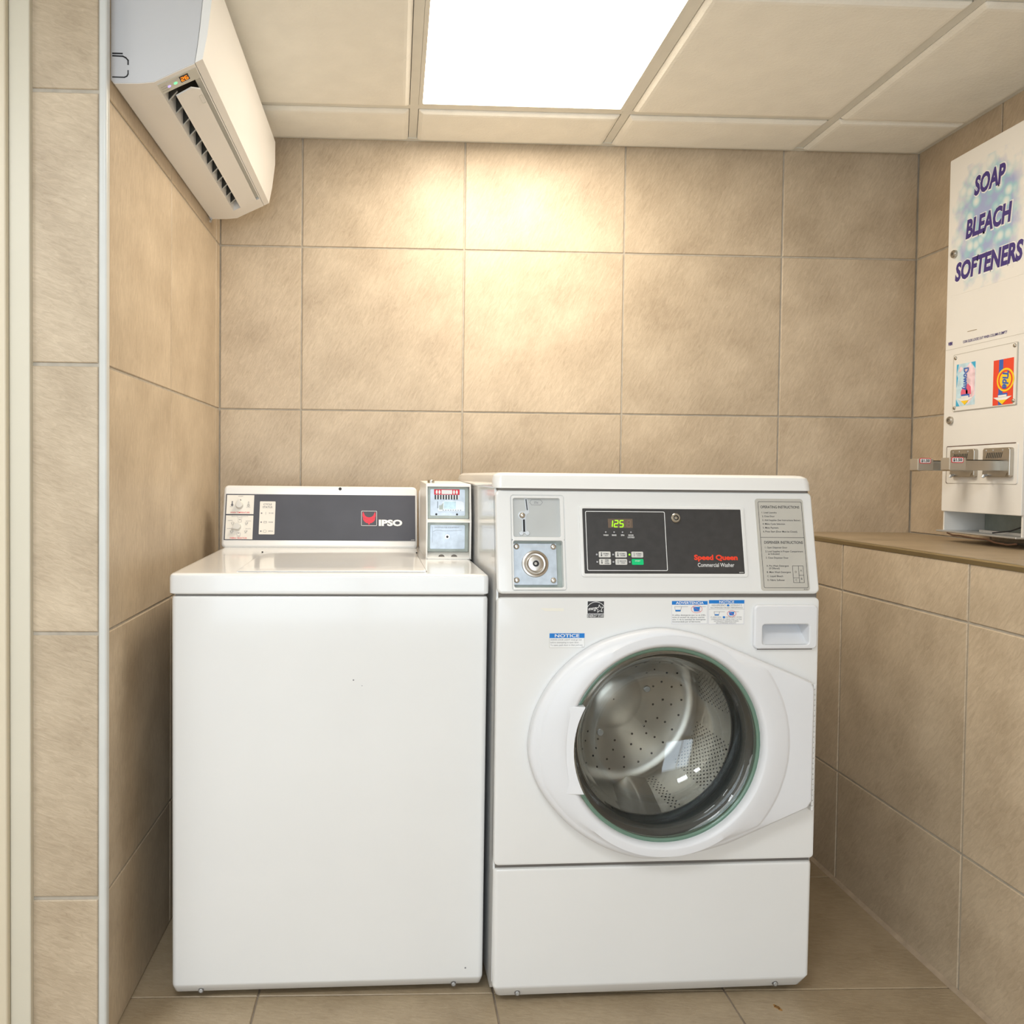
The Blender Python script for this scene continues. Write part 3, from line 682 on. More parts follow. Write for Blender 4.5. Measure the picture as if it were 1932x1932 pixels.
for ri, row in enumerate(rows):
    vb = (0.0752, 0.0598)[ri]
    for ci, (u, a, c, th) in enumerate(row):
        st_ = a == 'START'
        B(CPM).rrect(u, u + 0.0250, vb, vb + 0.0124, 0.002, 0.0, w + 0.0016, 0.0006, 2, n=3).build('button', 'button_green' if st_ else 'button_grey', gp)
        lit = ri == 0 and ci == 2
        B(CPM).disc(u - 0.0042, vb + 0.0062, 0.0019, w, w + 0.0006, 0, 12).build('indicator', 'led_green' if lit else 'led_off', gp, smooth=0)
        ww = w + 0.0018
        if st_: tx.text(a, u + 0.0125, vb + 0.0070, 0.0024, ww, align='C', sx=1.1)
        elif a == 'PERM PRESS':
            for q, s in enumerate(('PERM', 'PRESS', 'WARM')): bt.text(s, u + 0.0158, vb + 0.0086 - 0.0036 * q, 0.0024, ww, align='C', bold=0.015, sx=0.9)
        else:
            bt.text(a, u + 0.0155, vb + 0.0066, 0.0025, ww, align='C', bold=0.015, sx=0.85); bt.text(c, u + 0.0158, vb + 0.0027, 0.0025, ww, align='C', bold=0.015, sx=0.9)
        if th == 'dark': bt.stroke([(u + 0.0055, vb + 0.0045), (u + 0.0055, vb + 0.0102)], 0.0014, ww - 0.0003, ww); bt.disc(u + 0.0055, vb + 0.0038, 0.0014, ww - 0.0003, ww, 0, 10)
        elif th == 'open': bt.ring((u + 0.0046, u + 0.0064, vb + 0.0028, vb + 0.0102), (u + 0.0050, u + 0.0060, vb + 0.0032, vb + 0.0098), ww - 0.0003, ww, 0.0008, 0.0004)
tx.build('lettering', 'print_white', gp, smooth=0); bt.build('button_lettering', 'print_black', gp, smooth=0)
B(CPM).lathe(0.3826, 0.1590, [(0.0100, 0.001), (0.0100, 0.007), (0.0085, 0.0085), (0.0055, 0.0085), (0.0052, 0.006)], 28, cap1=True).build('tubular_lock', 'steel', gp)
B(CPM).lathe(0.3826, 0.1590, [(0.0050, 0.0058), (0.0050, 0.0079), (0.0042, 0.0083), (0.0036, 0.0083), (0.0036, 0.006)], 20, cap1=True).build('key_way', 'black', gp)
B(CPM).disc(0.3826, 0.1590, 0.0034, 0.006, 0.0083, 0.0004, 16).build('lock_pin', 'steel', gp)
B(CPM).text('Speed Queen', 0.4190, 0.0712, 0.0098, w + 0.0002, width=0.0945, bold=0.045).build('red_lettering', 'speed_red', gp, smooth=0)
t_ = B(CPM); t_.text('Commercial Washer', 0.4262, 0.0562, 0.0082, w + 0.0002, width=0.0790, bold=0.005); t_.text('800094', 0.5245, 0.0433, 0.0022, w + 0.0002, align='R')
t_.build('white_lettering', 'print_white', gp, smooth=0)
# instruction label
il = B(CPM).rrect(0.5607, 0.6672, 0.0062, 0.2030, 0.006, 0.0, 0.0008, 0, 1).build('instruction_label', 'label_grey', FL, smooth=0)
w = 0.0010
ib = B(CPM)
ib.ring((0.5668, 0.6640, 0.0122, 0.1968), (0.5676, 0.6632, 0.0130, 0.1960), w - 0.0003, w, 0.003, 0.0024)
ib.stroke([(0.5672, 0.1193), (0.6636, 0.1193)], 0.0008, w - 0.0003, w)
ib.text('OPERATING INSTRUCTIONS', 0.5720, 0.1822, 0.0054, w, width=0.0862, bold=0.012)
for k, s in enumerate(('1. Load Laundry', '2. Close Door', '3. Add Supplies (See Instructions Below)', '4. Make Cycle Selection.', '5. Make Payment.', '6. Press Start (Door Must be Closed).')):
    ib.text(s, 0.5740, 0.1712 - 0.0082 * k, 0.0036, w, width={0: 0.0330, 1: 0.0278, 2: 0.0840, 3: 0.0505, 4: 0.0352, 5: 0.0760}[k], bold=0.006)
ib.text('DISPENSER INSTRUCTIONS', 0.5745, 0.1060, 0.0054, w, width=0.0852, bold=0.012)
for v, u, s, wd in ((0.0960, 0.5755, '1. Open Dispenser Door', 0.0490), (0.0878, 0.5755, '2. Load Supplies in Proper Compartment', 0.0830), (0.0824, 0.5810, 'as Indicated', 0.0250), (0.0742, 0.5755, '3. Close Dispenser Door', 0.0498),
                    (0.0570, 0.5755, 'A. Pre Wash Detergent', 0.0490), (0.0517, 0.5812, '(If Offered)', 0.0225), (0.0437, 0.5755, 'B. Main Wash Detergent', 0.0525), (0.0352, 0.5755, 'C. Liquid Bleach', 0.0345), (0.0270, 0.5755, 'D. Fabric Softener', 0.0380)):
    ib.text(s, u, v, 0.0036, w, width=wd, bold=0.006)
for q in (((0.6325, 0.0235), (0.6325, 0.0588), (0.6558, 0.0588), (0.6558, 0.0235)),): ib.stroke(q, 0.0007, w - 0.0003, w, True)
ib.stroke([(0.6455, 0.0235), (0.6455, 0.0588)], 0.0007, w - 0.0003, w); ib.stroke([(0.6455, 0.0390), (0.6558, 0.0390)], 0.0007, w - 0.0003, w); ib.stroke([(0.6325, 0.0335), (0.6455, 0.0335)], 0.0007, w - 0.0003, w)
for s, u, v in (('A', 0.6507, 0.0470), ('B', 0.6507, 0.0295), ('C', 0.6390, 0.0268), ('D', 0.6390, 0.0440)): ib.text(s, u, v, 0.0040, w, align='C')
ib.text('802367', 0.6630, 0.0083, 0.0022, w, align='R')
ib.build('lettering', 'print_black', il, smooth=0)['kind'] = 'stuff'
# stickers on the front panel
es = B(FR).box((0.1880, 0.8135, 0.0), (0.2240, 0.8480, 0.0005)).build('energy_sticker', 'print_white', FL, smooth=0)
b_ = B(FR); b_.box((0.1888, 0.8218, 0.0003), (0.2232, 0.8474, 0.0008)); b_.box((0.1880, 0.8137, 0.0003), (0.2232, 0.8205, 0.0008)); b_.build('black_field', 'print_black', es, smooth=0)
b_ = B(FR); w = 0.0010
arc = [(0.2062 + 0.0205 * math.cos(math.radians(a)), 0.8255 + 0.0205 * math.sin(math.radians(a))) for a in range(28, 153, 6)]
arc = [p for p in arc if 0.1888 < p[0] < 0.2232]
b_.stroke(arc, 0.0011, w - 0.0002, w)
star = []
for k in range(10):
    t = math.radians(96 + 36 * k); r = 0.0085 if k % 2 == 0 else 0.0036; star.append((0.2140 + r * math.cos(t), 0.8318 + r * math.sin(t)))
b_.stroke(star, 0.0009, w - 0.0002, w, True)
b_.text('energy', 0.1905, 0.8285, 0.0072, w, width=0.0190, bold=0.012, shear=0.45, rot=0.10)
b_.text('ENERGY STAR', 0.1885, 0.8148, 0.0045, w, width=0.0345, bold=0.01)
b_.build('white_mark', 'print_white', es, smooth=0)
def sticker(u0, u1, v0, v1, head, hv, name='notice_sticker'):
    s = B(FR).box((u0, v0, 0.0), (u1, v1, 0.0005)).build(name, 'print_white', FL, smooth=0)
    B(FR).box((u0, hv, 0.0003), (u1, v1, 0.0007)).build('blue_header', 'print_blue', s, smooth=0)
    B(FR).text(head, (u0 + u1) / 2, hv + (v1 - hv) * 0.18, (v1 - hv) * 0.64, 0.0009, width=(u1 - u0) * (0.78 if head == 'ADVERTENCIA' else 0.70 if hv < 0.8 else 0.42), align='C', bold=0.02).build('header_lettering', 'print_white', s, smooth=0)
    return s
s = sticker(0.1097, 0.1833, 0.7513, 0.7810, 'NOTICE', 0.7713)
b_ = B(FR)
for k, (q, wd) in enumerate((('DOOR LOCK LIGHT must go out', 0.0655), ('before attempting to open door.', 0.060), ('To open, push door in then pull out.', 0.0680))): b_.text(q, 0.1120, 0.7662 - 0.0055 * k, 0.0030, 0.0007, width=wd)
b_.text('80065', 0.1822, 0.7520, 0.0014, 0.0007, align='R'); b_.build('lettering', 'print_grey', s, smooth=0)
B(FR).ring((0.1097, 0.1833, 0.7513, 0.7810), (0.1102, 0.1828, 0.7517, 0.7806), 0.0003, 0.0006, 0.0003, 0.0002).build('border', 'label_grey', s, smooth=0)
def cups(s, u, v, k, thick):
    a = B(FR); a2 = B(FR); c = B(FR); c2 = B(FR); d = B(FR); w0, w1 = 0.0005, 0.0009
    a.stroke([(u - 0.0002, v + 0.0098 * k), (u + 0.0022 * k, v), (u + 0.0125 * k, v), (u + 0.0148 * k, v + 0.0098 * k)], 0.0005, w0, w1)
    a.stroke([(u - 0.0002, v + 0.0098 * k), (u + 0.0285 * k, v + 0.0098 * k)], 0.0005, w0, w1)
    u2_ = u + 0.040 * k
    a2.stroke([(u2_ + 0.0145 * k, v + 0.0098 * k), (u2_ + 0.0265 * k, v + 0.0098 * k)], 0.0005, w0, w1)
    c.poly([(u + 0.0017 * k, v + 0.0032 * k), (u + 0.0023 * k, v), (u + 0.0124 * k, v), (u + 0.0130 * k, v + 0.0032 * k)], w0, w1)
    c2.poly([(u2_, v + 0.0095 * k), (u2_ + 0.0018 * k, v), (u2_ + 0.0128 * k, v), (u2_ + 0.0146 * k, v + 0.0095 * k)], w0, w1)
    d.stroke([(u2_ + 0.0073 * k + 0.0118 * k * math.cos(t * math.pi / 14), v + 0.0048 * k + 0.0078 * k * math.sin(t * math.pi / 14)) for t in range(28)], 0.0006, w1, w1 + 0.0002, True)
    d.stroke([(u2_ - 0.001 * k, v + 0.0102 * k), (u2_ + 0.0155 * k, v - 0.0006 * k)], 0.0006, w1, w1 + 0.0002)
    [q.build('cup_outline', 'print_grey', s, smooth=0) for q in (a, a2)]; [q.build('cup_fill', 'print_blue', s, smooth=0) for q in (c, c2)]; d.build('red_strike', 'print_red', s, smooth=0)
s = sticker(0.3675, 0.4440, 0.8000, 0.8478, 'ADVERTENCIA', 0.8402, 'warning_sticker')
cups(s, 0.3735, 0.8262, 1.0, 1)
b_ = B(FR)
for k, (q, wd) in enumerate((('Si utiliza detergente que no es (HE),', 0.0715), ('evite el exceso de espuma usando', 0.0690), ('sólo ¼ de la cantidad de detergente', 0.0715), ('recomendada por el fabricante.', 0.0610))): b_.text(q, 0.3690, 0.8170 - 0.0046 * k, 0.0029, 0.0007, width=wd, bold=0.01)
b_.build('lettering', 'print_grey', s, smooth=0)
B(FR).ring((0.3675, 0.4440, 0.8000, 0.8478), (0.3680, 0.4435, 0.8005, 0.8473), 0.0003, 0.0006, 0.0003, 0.0002).build('border', 'lilac_edge', s, smooth=0)
s = sticker(0.4470, 0.5235, 0.7990, 0.8498, 'NOTICE', 0.8425, 'warning_sticker')
cups(s, 0.4585, 0.8175, 0.8, 1)
b_ = B(FR); b_.text('HIGH EFFICIENCY', 0.4530, 0.8375, 0.0029, 0.0007, width=0.0310, bold=0.012); b_.text('DETERGENT IS', 0.4940, 0.8375, 0.0029, 0.0007, width=0.0240)
b_.text('RECOMMENDED FOR BEST PERFORMANCE', 0.4853, 0.8325, 0.0028, 0.0007, width=0.069, align='C'); b_.stroke([(0.4470, 0.8306), (0.5235, 0.8306)], 0.0003, 0.0005, 0.0008)
b_.text('IF USING NON-', 0.4515, 0.8125, 0.0028, 0.0007, width=0.0235); b_.text('DETERGENT, AVOID', 0.4850, 0.8125, 0.0028, 0.0007, width=0.0335)
for k, (q, wd) in enumerate((('OVERSUDSING BY USING ONLY 1/4 THE', 0.0660), ('DETERGENT MANUFACTURERS', 0.0530), ('RECOMMENDED AMOUNT.', 0.0440))): b_.text(q, 0.4853, 0.8082 - 0.0039 * k, 0.0026, 0.0007, width=wd, align='C')
b_.build('lettering', 'print_grey', s, smooth=0)
b_ = B(FR)
for u, v in ((0.4885, 0.8388), (0.4800, 0.8138)): B(FR).disc(u, v, 0.0030, 0.0005, 0.0009, 0, 16, ry=0.0021).build('blue_mark', 'print_blue', s, smooth=0)
B(FR).ring((0.4470, 0.5235, 0.7990, 0.8498), (0.4475, 0.5230, 0.7995, 0.8493), 0.0003, 0.0006, 0.0003, 0.0002).build('border', 'lilac_edge', s, smooth=0)
B(FR).poly([(0.0905, 0.8335), (0.1385, 0.8330), (0.1385, 0.8270), (0.1000, 0.8275), (0.0945, 0.8300)], 0.0, 0.0004).build('tape_residue', 'tape', FL, smooth=0)

# ------------------------------------------------------------------ top-load washer
TL = empty('top_load_washer', (0.0875, -0.866, 0), math.radians(1.6))
tag(TL, 'white top-load washer with slate grey control backsplash and coin box', 'washing machine')
TW, TD = 0.6525, 0.70
bd = B().vloft([(0.006, TW - 0.006, 0.022, TD - 0.02, 0.008, 0.012), (0.004, TW - 0.004, 0.012, TD, 0.008, 0.017), (0.0005, TW - 0.0005, 0.001, TD, 0.010, 0.034), (0.0, TW, 0.0, TD, 0.011, 0.039), (-0.003, TW + 0.001, 0.0, TD, 0.011, 0.845), (-0.0015, TW - 0.0005, 0.002, TD, 0.010, 0.8492), (0.003, TW - 0.005, 0.006, TD - 0.003, 0.008, 0.8506)], n=5).build('cabinet', 'enamel', TL)
for u, v in ((0.0593, 0.0215), (0.5902, 0.0200)):
    B(FR).disc(u, v, 0.0054, -0.016, -0.0050, 0, 18).build('screw_recess', 'shadow_seam', bd)
    B(FR).disc(u, v, 0.0039, -0.013, -0.0039, 0.001, 16).build('screw', 'steel_dull', bd)
b_ = B(FR); b_.disc(0.6145, 0.0577, 0.0018, 0.0, 0.0003, 0, 8); b_.disc(0.372, 0.675, 0.0016, 0.0, 0.0003, 0, 8); b_.disc(0.390, 0.663, 0.0009, 0.0, 0.0003, 0, 8)
b_.build('paint_chips', 'print_grey', bd, smooth=0)['kind'] = 'stuff'
for x in (0.05, TW - 0.05):
    for y in (0.07, TD - 0.06): B().disc(x, y, 0.02, 0.0, 0.02).build('levelling_foot', 'rubber', TL)
B().box((0.004, 0.008, 0.846), (TW - 0.006, TD - 0.01, 0.857)).build('deck_seam', 'shadow_seam', TL)
dk = B().vloft([(-0.004, TW - 0.002, 0.004, TD, 0.008, 0.8538), (-0.0075, TW + 0.002, 0.0005, TD, 0.010, 0.8565), (-0.008, TW + 0.0025, 0.0, TD, 0.011, 0.862), (-0.008, TW + 0.0025, 0.0, TD, 0.011, 0.8885), (-0.0065, TW + 0.001, 0.0015, TD, 0.010, 0.8935), (-0.003, TW - 0.003, 0.0055, TD, 0.008, 0.8965), (0.004, TW - 0.010, 0.013, TD, 0.006, 0.8973)], n=5).build('deck', 'enamel', TL)
# lid: a shallow domed panel, the shade of its gap painted by a dark slab
B().vloft([(0.1230, 0.5265, 0.030, 0.4730, 0.010, 0.894), (0.1230, 0.5265, 0.030, 0.4730, 0.010, 0.8976)]).build('lid_gap_shade', 'shadow_seam', TL, smooth=0)
nx, ny = 18, 14; vs_ = []; fs_ = []
lx0, lx1, ly0, ly1 = 0.1250, 0.5235, 0.032, 0.471
for j in range(ny + 1):
    for i in range(nx + 1):
        s, t = i / nx, j / ny; ed = min(s, 1 - s, t, 1 - t)
        z = 0.8988 + 0.0022 * min(1, ed / 0.06) - 0.0032 * math.sin(math.pi * s) ** 2 * math.sin(math.pi * t) ** 2 * 0.9 + 0.0025 * s
        vs_.append((lx0 + (lx1 - lx0) * s, ly0 + (ly1 - ly0) * t, z))
for j in range(ny):
    for i in range(nx): a = j * (nx + 1) + i; fs_.append((a, a + 1, a + nx + 2, a + nx + 1))
rim = [i for i in range(nx + 1)] + [(j + 1) * (nx + 1) - 1 for j in range(1, ny + 1)] + [ny * (nx + 1) + i for i in range(nx - 1, -1, -1)] + [j * (nx + 1) for j in range(ny - 1, 0, -1)]
k0 = len(vs_); vs_ += [(vs_[i][0], vs_[i][1], 0.8972) for i in rim]
for k in range(len(rim)): fs_.append((rim[k], k0 + k, k0 + (k + 1) % len(rim), rim[(k + 1) % len(rim)]))
lid = B().add(vs_, fs_); lid.recalc = True; lid = lid.build('lid', 'enamel', TL)
for x in (0.1225, 0.5270): B().disc(x, 0.465, 0.0022, 0.895, 0.9005, 0, 10).build('hinge_pin', 'black', lid)
# backsplash
BSM = frame((0, 0.615, 0.8965), (1, 0, 0), (0, 0.05, 0.1755))
bs = B(BSM).rrect(-0.0125, 0.5375, 0.0, 0.1825, 0.013, -0.075, 0.0, 0.009, 4, n=5).build('backsplash', 'enamel', TL)
B(BSM).rrect(0.5425, 0.6480, 0.0, 0.1800, 0.013, -0.075, -0.002, 0.009, 4, n=5).build('backsplash_end', 'enamel', TL)
B(BSM).box((0.5500, 0.0225, -0.004), (0.6400, 0.1550, -0.0012)).build('end_panel', 'label_grey', TL, smooth=0)
B().disc(0.3168, 0.648, 0.0001, 0.9, 0.9001)
B(BSM).disc(0.3165, 0.1730, 0.0045, -0.003, 0.0006, 0, 20).build('plug', 'black', bs)
gp = B(BSM).box((-0.0050, 0.0220, -0.002), (0.5320, 0.1550, 0.0010)).build('graphic_panel', 'panel_slate', TL, smooth=0)
w = 0.0015
B(BSM).box((-0.0020, 0.0965, 0.0005), (0.0742, 0.1518, w)).build('temperature_field', 'print_ivory', gp, smooth=0)
B(BSM).box((-0.0020, 0.0240, 0.0005), (0.0742, 0.0925, w)).build('fabric_field', 'print_ivory', gp, smooth=0)
B(BSM).rrect(0.0910, 0.1348, 0.0385, 0.1340, 0.002, 0.0005, w).build('status_field', 'print_ivory', gp, smooth=0)
w2 = w + 0.0002; tb = B(BSM); trd = B(BSM); trd2 = B(BSM)
tb.text('WARM', 0.0360, 0.1468, 0.0030, w2, align='C'); tb.text('HOT', 0.0125, 0.1165, 0.0027, w2, align='C'); tb.text('COLD', 0.0588, 0.1155, 0.0027, w2, align='C')
tb.stroke([(0.0135, 0.124), (0.0135, 0.133)], 0.0032, w2 - 0.0003, w2); tb.disc(0.0135, 0.1228, 0.0036, w2 - 0.0003, w2, 0, 12)
tb.ring((0.0575, 0.0605, 0.1200, 0.1330), (0.0582, 0.0598, 0.1207, 0.1323), w2 - 0.0003, w2, 0.0014, 0.0007); tb.ring((0.0555, 0.0625, 0.1185, 0.1250), (0.0562, 0.0618, 0.1192, 0.1243), w2 - 0.0003, w2, 0.003, 0.0025)
tb.poly([(0.0330, 0.1372), (0.0360, 0.1400), (0.0390, 0.1372), (0.0378, 0.1355), (0.0342, 0.1355)], w2 - 0.0003, w2)
trd.text('WASH TEMPERATURE', 0.0365, 0.0990, 0.0040, w2, width=0.0540, align='C', bold=0.01); trd2.text('FABRIC SELECTOR', 0.0355, 0.0255, 0.0040, w2, width=0.0470, align='C', bold=0.01)
tb.text('PERMANENT PRESS/KNITS', 0.0365, 0.0885, 0.0022, w2, width=0.046, align='C')
for s, u, v in (('COTTON', 0.0365, 0.0840), ('NORMAL', 0.0105, 0.0765), ('DELICATE', 0.0610, 0.0752), ('NORMAL', 0.0095, 0.0530), ('DELICATE', 0.0610, 0.0530), ('LINEN', 0.0355, 0.0300)): tb.text(s, u, v, 0.0024, w2, align='C', sx=0.95)
def shirt(b, u, v, k=1.0): b.stroke([(u - 0.0045 * k, v + 0.002 * k), (u - 0.002 * k, v + 0.004 * k), (u + 0.002 * k, v + 0.004 * k), (u + 0.0045 * k, v + 0.002 * k), (u + 0.003 * k, v), (u + 0.002 * k, v + 0.001 * k), (u + 0.002 * k, v - 0.004 * k), (u - 0.002 * k, v - 0.004 * k), (u - 0.002 * k, v + 0.001 * k), (u - 0.003 * k, v)], 0.0006, w2 - 0.0003, w2, True)
for u, v in ((0.0175, 0.0690), (0.0160, 0.0455)): shirt(tb, u, v)
for u, v in ((0.0560, 0.0690), (0.0550, 0.0455)): shirt(tb, u, v, 0.9); tb.stroke([(u - 0.003, v - 0.004), (u + 0.004, v + 0.004)], 0.0006, w2 - 0.0003, w2)
for u, v in ((0.0370, 0.0770), (0.0355, 0.0385)): tb.ring((u - 0.0048, u + 0.0048, v - 0.0042, v + 0.0042), (u - 0.0042, u + 0.0042, v - 0.0036, v + 0.0036), w2 - 0.0003, w2, 0.0005, 0.0003); tb.poly([(u - 0.002, v + 0.0038), (u + 0.002, v + 0.0038), (u, v + 0.0012)], w2 - 0.0003, w2)
tb.text('CYCLE', 0.1128, 0.1228, 0.0052, w2, align='C', width=0.0235, bold=0.015); tb.text('STATUS', 0.1128, 0.1145, 0.0052, w2, align='C', width=0.0270, bold=0.015)
for v, s in ((0.0995, 'IN USE'), (0.0735, 'RINSE'), (0.0475, 'SPIN')):
    tb.disc(0.0968, v, 0.0022, w2 - 0.0003, w2, 0, 10); tb.text(s, 0.1175, v - 0.0014, 0.0032, w2, bold=0.01, width=0.0125)
tb.stroke([(0.1085, 0.0960), (0.1085, 0.1030)], 0.0007, w2 - 0.0003, w2)
tb.ring((0.1035, 0.1125, 0.0705, 0.0765), (0.1041, 0.1119, 0.0711, 0.0759), w2 - 0.0003, w2, 0.001, 0.0005); tb.stroke([(0.1045, 0.0735), (0.1065, 0.0745), (0.1085, 0.0735), (0.1105, 0.0745), (0.1118, 0.0735)], 0.0006, w2 - 0.0003, w2)
tb.stroke([(0.1078 + 0.0046 * math.cos(t * math.pi / 8), 0.0475 + 0.0038 * math.sin(t * math.pi / 8)) for t in range(16)], 0.0006, w2 - 0.0003, w2, True)
tb.build('lettering', 'print_grey', gp, smooth=0); trd.build('red_lettering', 'print_red', gp, smooth=0); trd2.build('red_lettering', 'print_red', gp, smooth=0)
def knob(u, v, a):
    P = []
    for k in range(25):
        t = math.radians(60 + 240 * k / 24); P.append((0.0105 * math.cos(t), 0.0105 * math.sin(t)))
    P.append((0.0185, 0.0)); c, s = math.cos(a), math.sin(a)
    P = [(u + p[0] * c - p[1] * s, v + p[0] * s + p[1] * c) for p in P]
    kb = B(BSM); kb.loft([[(u + (p[0] - u) * q, v + (p[1] - v) * q, ww) for p in P] for q, ww in ((1.0, 0.001), (0.98, 0.010), (0.88, 0.0145), (0.70, 0.0155))])
    return kb.build('selector_knob', 'button_grey', gp, smooth=45)
knob(0.0345, 0.1215, math.radians(96)); knob(0.0315, 0.0595, math.radians(205))
B(BSM).ring((0.3780, 0.4222, 0.0652, 0.1085), (0.3790, 0.4212, 0.0662, 0.1075), 0.0008, w, 0.002, 0.001).build('logo_frame', 'print_white', gp, smooth=0)
lg = B(BSM); c = 0.4001
half = [(0.0, 0.0800), (0.0085, 0.0835), (0.0140, 0.0895), (0.0165, 0.0960), (0.0170, 0.1050), (0.0195, 0.1000), (0.0198, 0.0900), (0.0170, 0.0865), (0.0175, 0.0810), (0.0150, 0.0765), (0.0100, 0.0725), (0.0045, 0.0712), (0.0025, 0.0682), (0.0, 0.0682)]
q1 = [(0.0, 0.0895), (0.0070, 0.0910), (0.0120, 0.0950), (0.0152, 0.1030), (0.0175, 0.1058), (0.0190, 0.0960), (0.0178, 0.0905), (0.0165, 0.0825), (0.0125, 0.0770), (0.0072, 0.0735), (0.0022, 0.0725), (0.0022, 0.0690), (0.0, 0.0690)]
for sgn in (-1, 1):
    P = [(c + sgn * p[0], p[1]) for p in q1]
    lg.poly(P, 0.0008, w)
lg.build('logo', 'logo_red', gp, smooth=0)
l2 = B(BSM)
for sgn in (-1, 1):
    l2.stroke([(c + sgn * 0.0178, 0.0892), (c + sgn * 0.0135, 0.0875), (c + sgn * 0.0085, 0.0848), (c + sgn * 0.0025, 0.0838)], 0.0006, w - 0.0002, w + 0.0002); l2.stroke([(c + sgn * 0.0025, 0.0700), (c + sgn * 0.0025, 0.0800)], 0.0006, w - 0.0002, w + 0.0002)
l2.build('logo_lines', 'panel_slate', gp, smooth=0)
b_ = B(BSM).text('IPSO', 0.4278, 0.0660, 0.0160, w, width=0.0668, bold=0.05); b_.build('brand_lettering', 'print_white', gp, smooth=0); B(BSM).text('201009', 0.5290, 0.0238, 0.0022, w, align='R').build('part_number', 'print_white', gp, smooth=0)
# coin box beside the backsplash
cb = B()
def side_prof(x): return [(x, 0.31, 0.8975), (x, 0.31, 0.991), (x, 0.329, 1.0800), (x, 0.332, 1.0830), (x, 0.59, 1.0890), (x, 0.59, 0.8975)]
CX0, CX1, th = 0.5415, 0.6535, 0.0035
for a, c in ((CX0, CX0 + th), (CX1 - th, CX1)): cb.loft([side_prof(a), side_prof(c)])
def bar(b, pr): b.loft([[(CX0 + th * 0.5, p[0], p[1]) for p in pr], [(CX1 - th * 0.5, p[0], p[1]) for p in pr]])
bar(cb, [(0.3285, 1.0765), (0.3285, 1.0800), (0.332, 1.0830), (0.59, 1.0890), (0.59, 1.085), (0.335, 1.0765)])
bar(cb, [(0.310, 0.9885), (0.3105, 0.9925), (0.331, 0.9965), (0.331, 0.9895)])
bar(cb, [(0.310, 0.8975), (0.310, 0.9005), (0.331, 0.9135), (0.59, 0.9135), (0.59, 0.8975)])
cb.recalc = True
cb = cb.build('coin_box', 'enamel_warm', TL)
B().box((CX0 + 0.002, 0.350, 0.906), (CX1 - 0.002, 0.356, 1.080)).build('backing', 'grey_green', cb)
M1 = frame((0, 0.331, 0), (1, 0, 0), (0, 0, 1))
B(M1).ring((0.5460, 0.6490, 0.9140, 0.9890), (0.5530, 0.6400, 0.9210, 0.9810), -0.006, -0.0005, 0.002, 0.003, 0.001).build('window_frame', 'grey_green', cb)
B(M1).box((0.5530, 0.9205, -0.006), (0.6400, 0.9815, -0.0025)).build('lock_plate', 'zinc_blue', cb, smooth=0)
B(M1).lathe(0.5957, 0.9518, [(0.0062, -0.003), (0.0058, 0.0005), (0.0035, 0.0005), (0.0030, -0.002)], 20, cap1=True).build('lock_collar', 'brass_chrome', cb)
B(M1).disc(0.5962, 0.9516, 0.0029, -0.0026, -0.0010, 0, 14).build('lock_hole', 'black', cb)
b_ = B(M1); b_.text('SALESMASTER EQUIPMENT', 0.5640, 0.9735, 0.0030, -0.0022, width=0.0620); b_.stroke([(0.5600, 0.9640), (0.5680, 0.9680), (0.590, 0.966), (0.610, 0.9665), (0.632, 0.9680)], 0.0006, -0.0025, -0.0021); b_.stroke([(0.5590, 0.9760), (0.5590, 0.9370)], 0.0005, -0.0025, -0.0021)
b_.build('lettering', 'print_grey', cb, smooth=0)
b_ = B(M1)
for u in (0.5805, 0.6120): b_.poly([(u + 0.0075 * math.cos(math.radians(t)), 0.9035 + 0.0055 * math.sin(math.radians(t))) for t in range(0, 181, 20)], 0.014, 0.0165)
b_.build('lip_notch', 'shadow_seam', cb, smooth=0)
M2 = frame((0, 0.332, 0.997), (1, 0, 0), (0, 0.010, 0.080))
B(M2).ring((0.5460, 0.6490, 0.0, 0.0795), (0.5530, 0.6400, 0.0075, 0.0740), -0.004, 0.0, 0.002, 0.003, 0.001).build('window_frame', 'grey_green', cb)
B(M2).box((0.5530, 0.0070, -0.004), (0.6400, 0.0745, -0.0015)).build('slide_plate', 'zinc_blue', cb, smooth=0)
b_ = B(M2)
b_.poly([(0.5625, 0.0600), (0.6265, 0.0600), (0.6265, 0.0735), (0.5625, 0.0735)], -0.0016, -0.0008); b_.build('red_label', 'print_red', cb, smooth=0)
b_ = B(M2)
for u in (0.5690, 0.5760, 0.6125, 0.6195): b_.disc(u, 0.0665, 0.0026, -0.0010, -0.0004, 0, 14, ry=0.0052)
b_.box((0.5810, 0.0615, -0.0010), (0.6080, 0.0718, -0.0005)); b_.text('$1.25', 0.5945, 0.0642, 0.0038, -0.0003, align='C'); b_.build('label_ovals', 'print_white', cb, smooth=0)
b_ = B(M2); b2 = B(M2)
for k in range(9): b_.box((0.5640 + 0.0068 * k, 0.0480, -0.0014), (0.5672 + 0.0068 * k, 0.0595, -0.0006)); b2.box((0.5674 + 0.0068 * k, 0.0490, -0.0014), (0.5702 + 0.0068 * k, 0.0590, -0.0002))
b_.disc(0.5680, 0.0108, 0.0026, -0.0014, -0.0004, 0, 14); b_.disc(0.6200, 0.0108, 0.0026, -0.0014, -0.0004, 0, 14)
b_.stroke([(0.5715, 0.0430), (0.5715, 0.0270), (0.5770, 0.0220)], 0.0010, -0.0014, -0.0002)
for k in range(8): b_.box((0.584 + 0.0062 * k, 0.0205, -0.0005), (0.5868 + 0.0062 * k, 0.0217, 0.0009))
b_.build('coin_slots', 'black', cb, smooth=0); b2.build('coin_wells', 'print_white', cb, smooth=0)
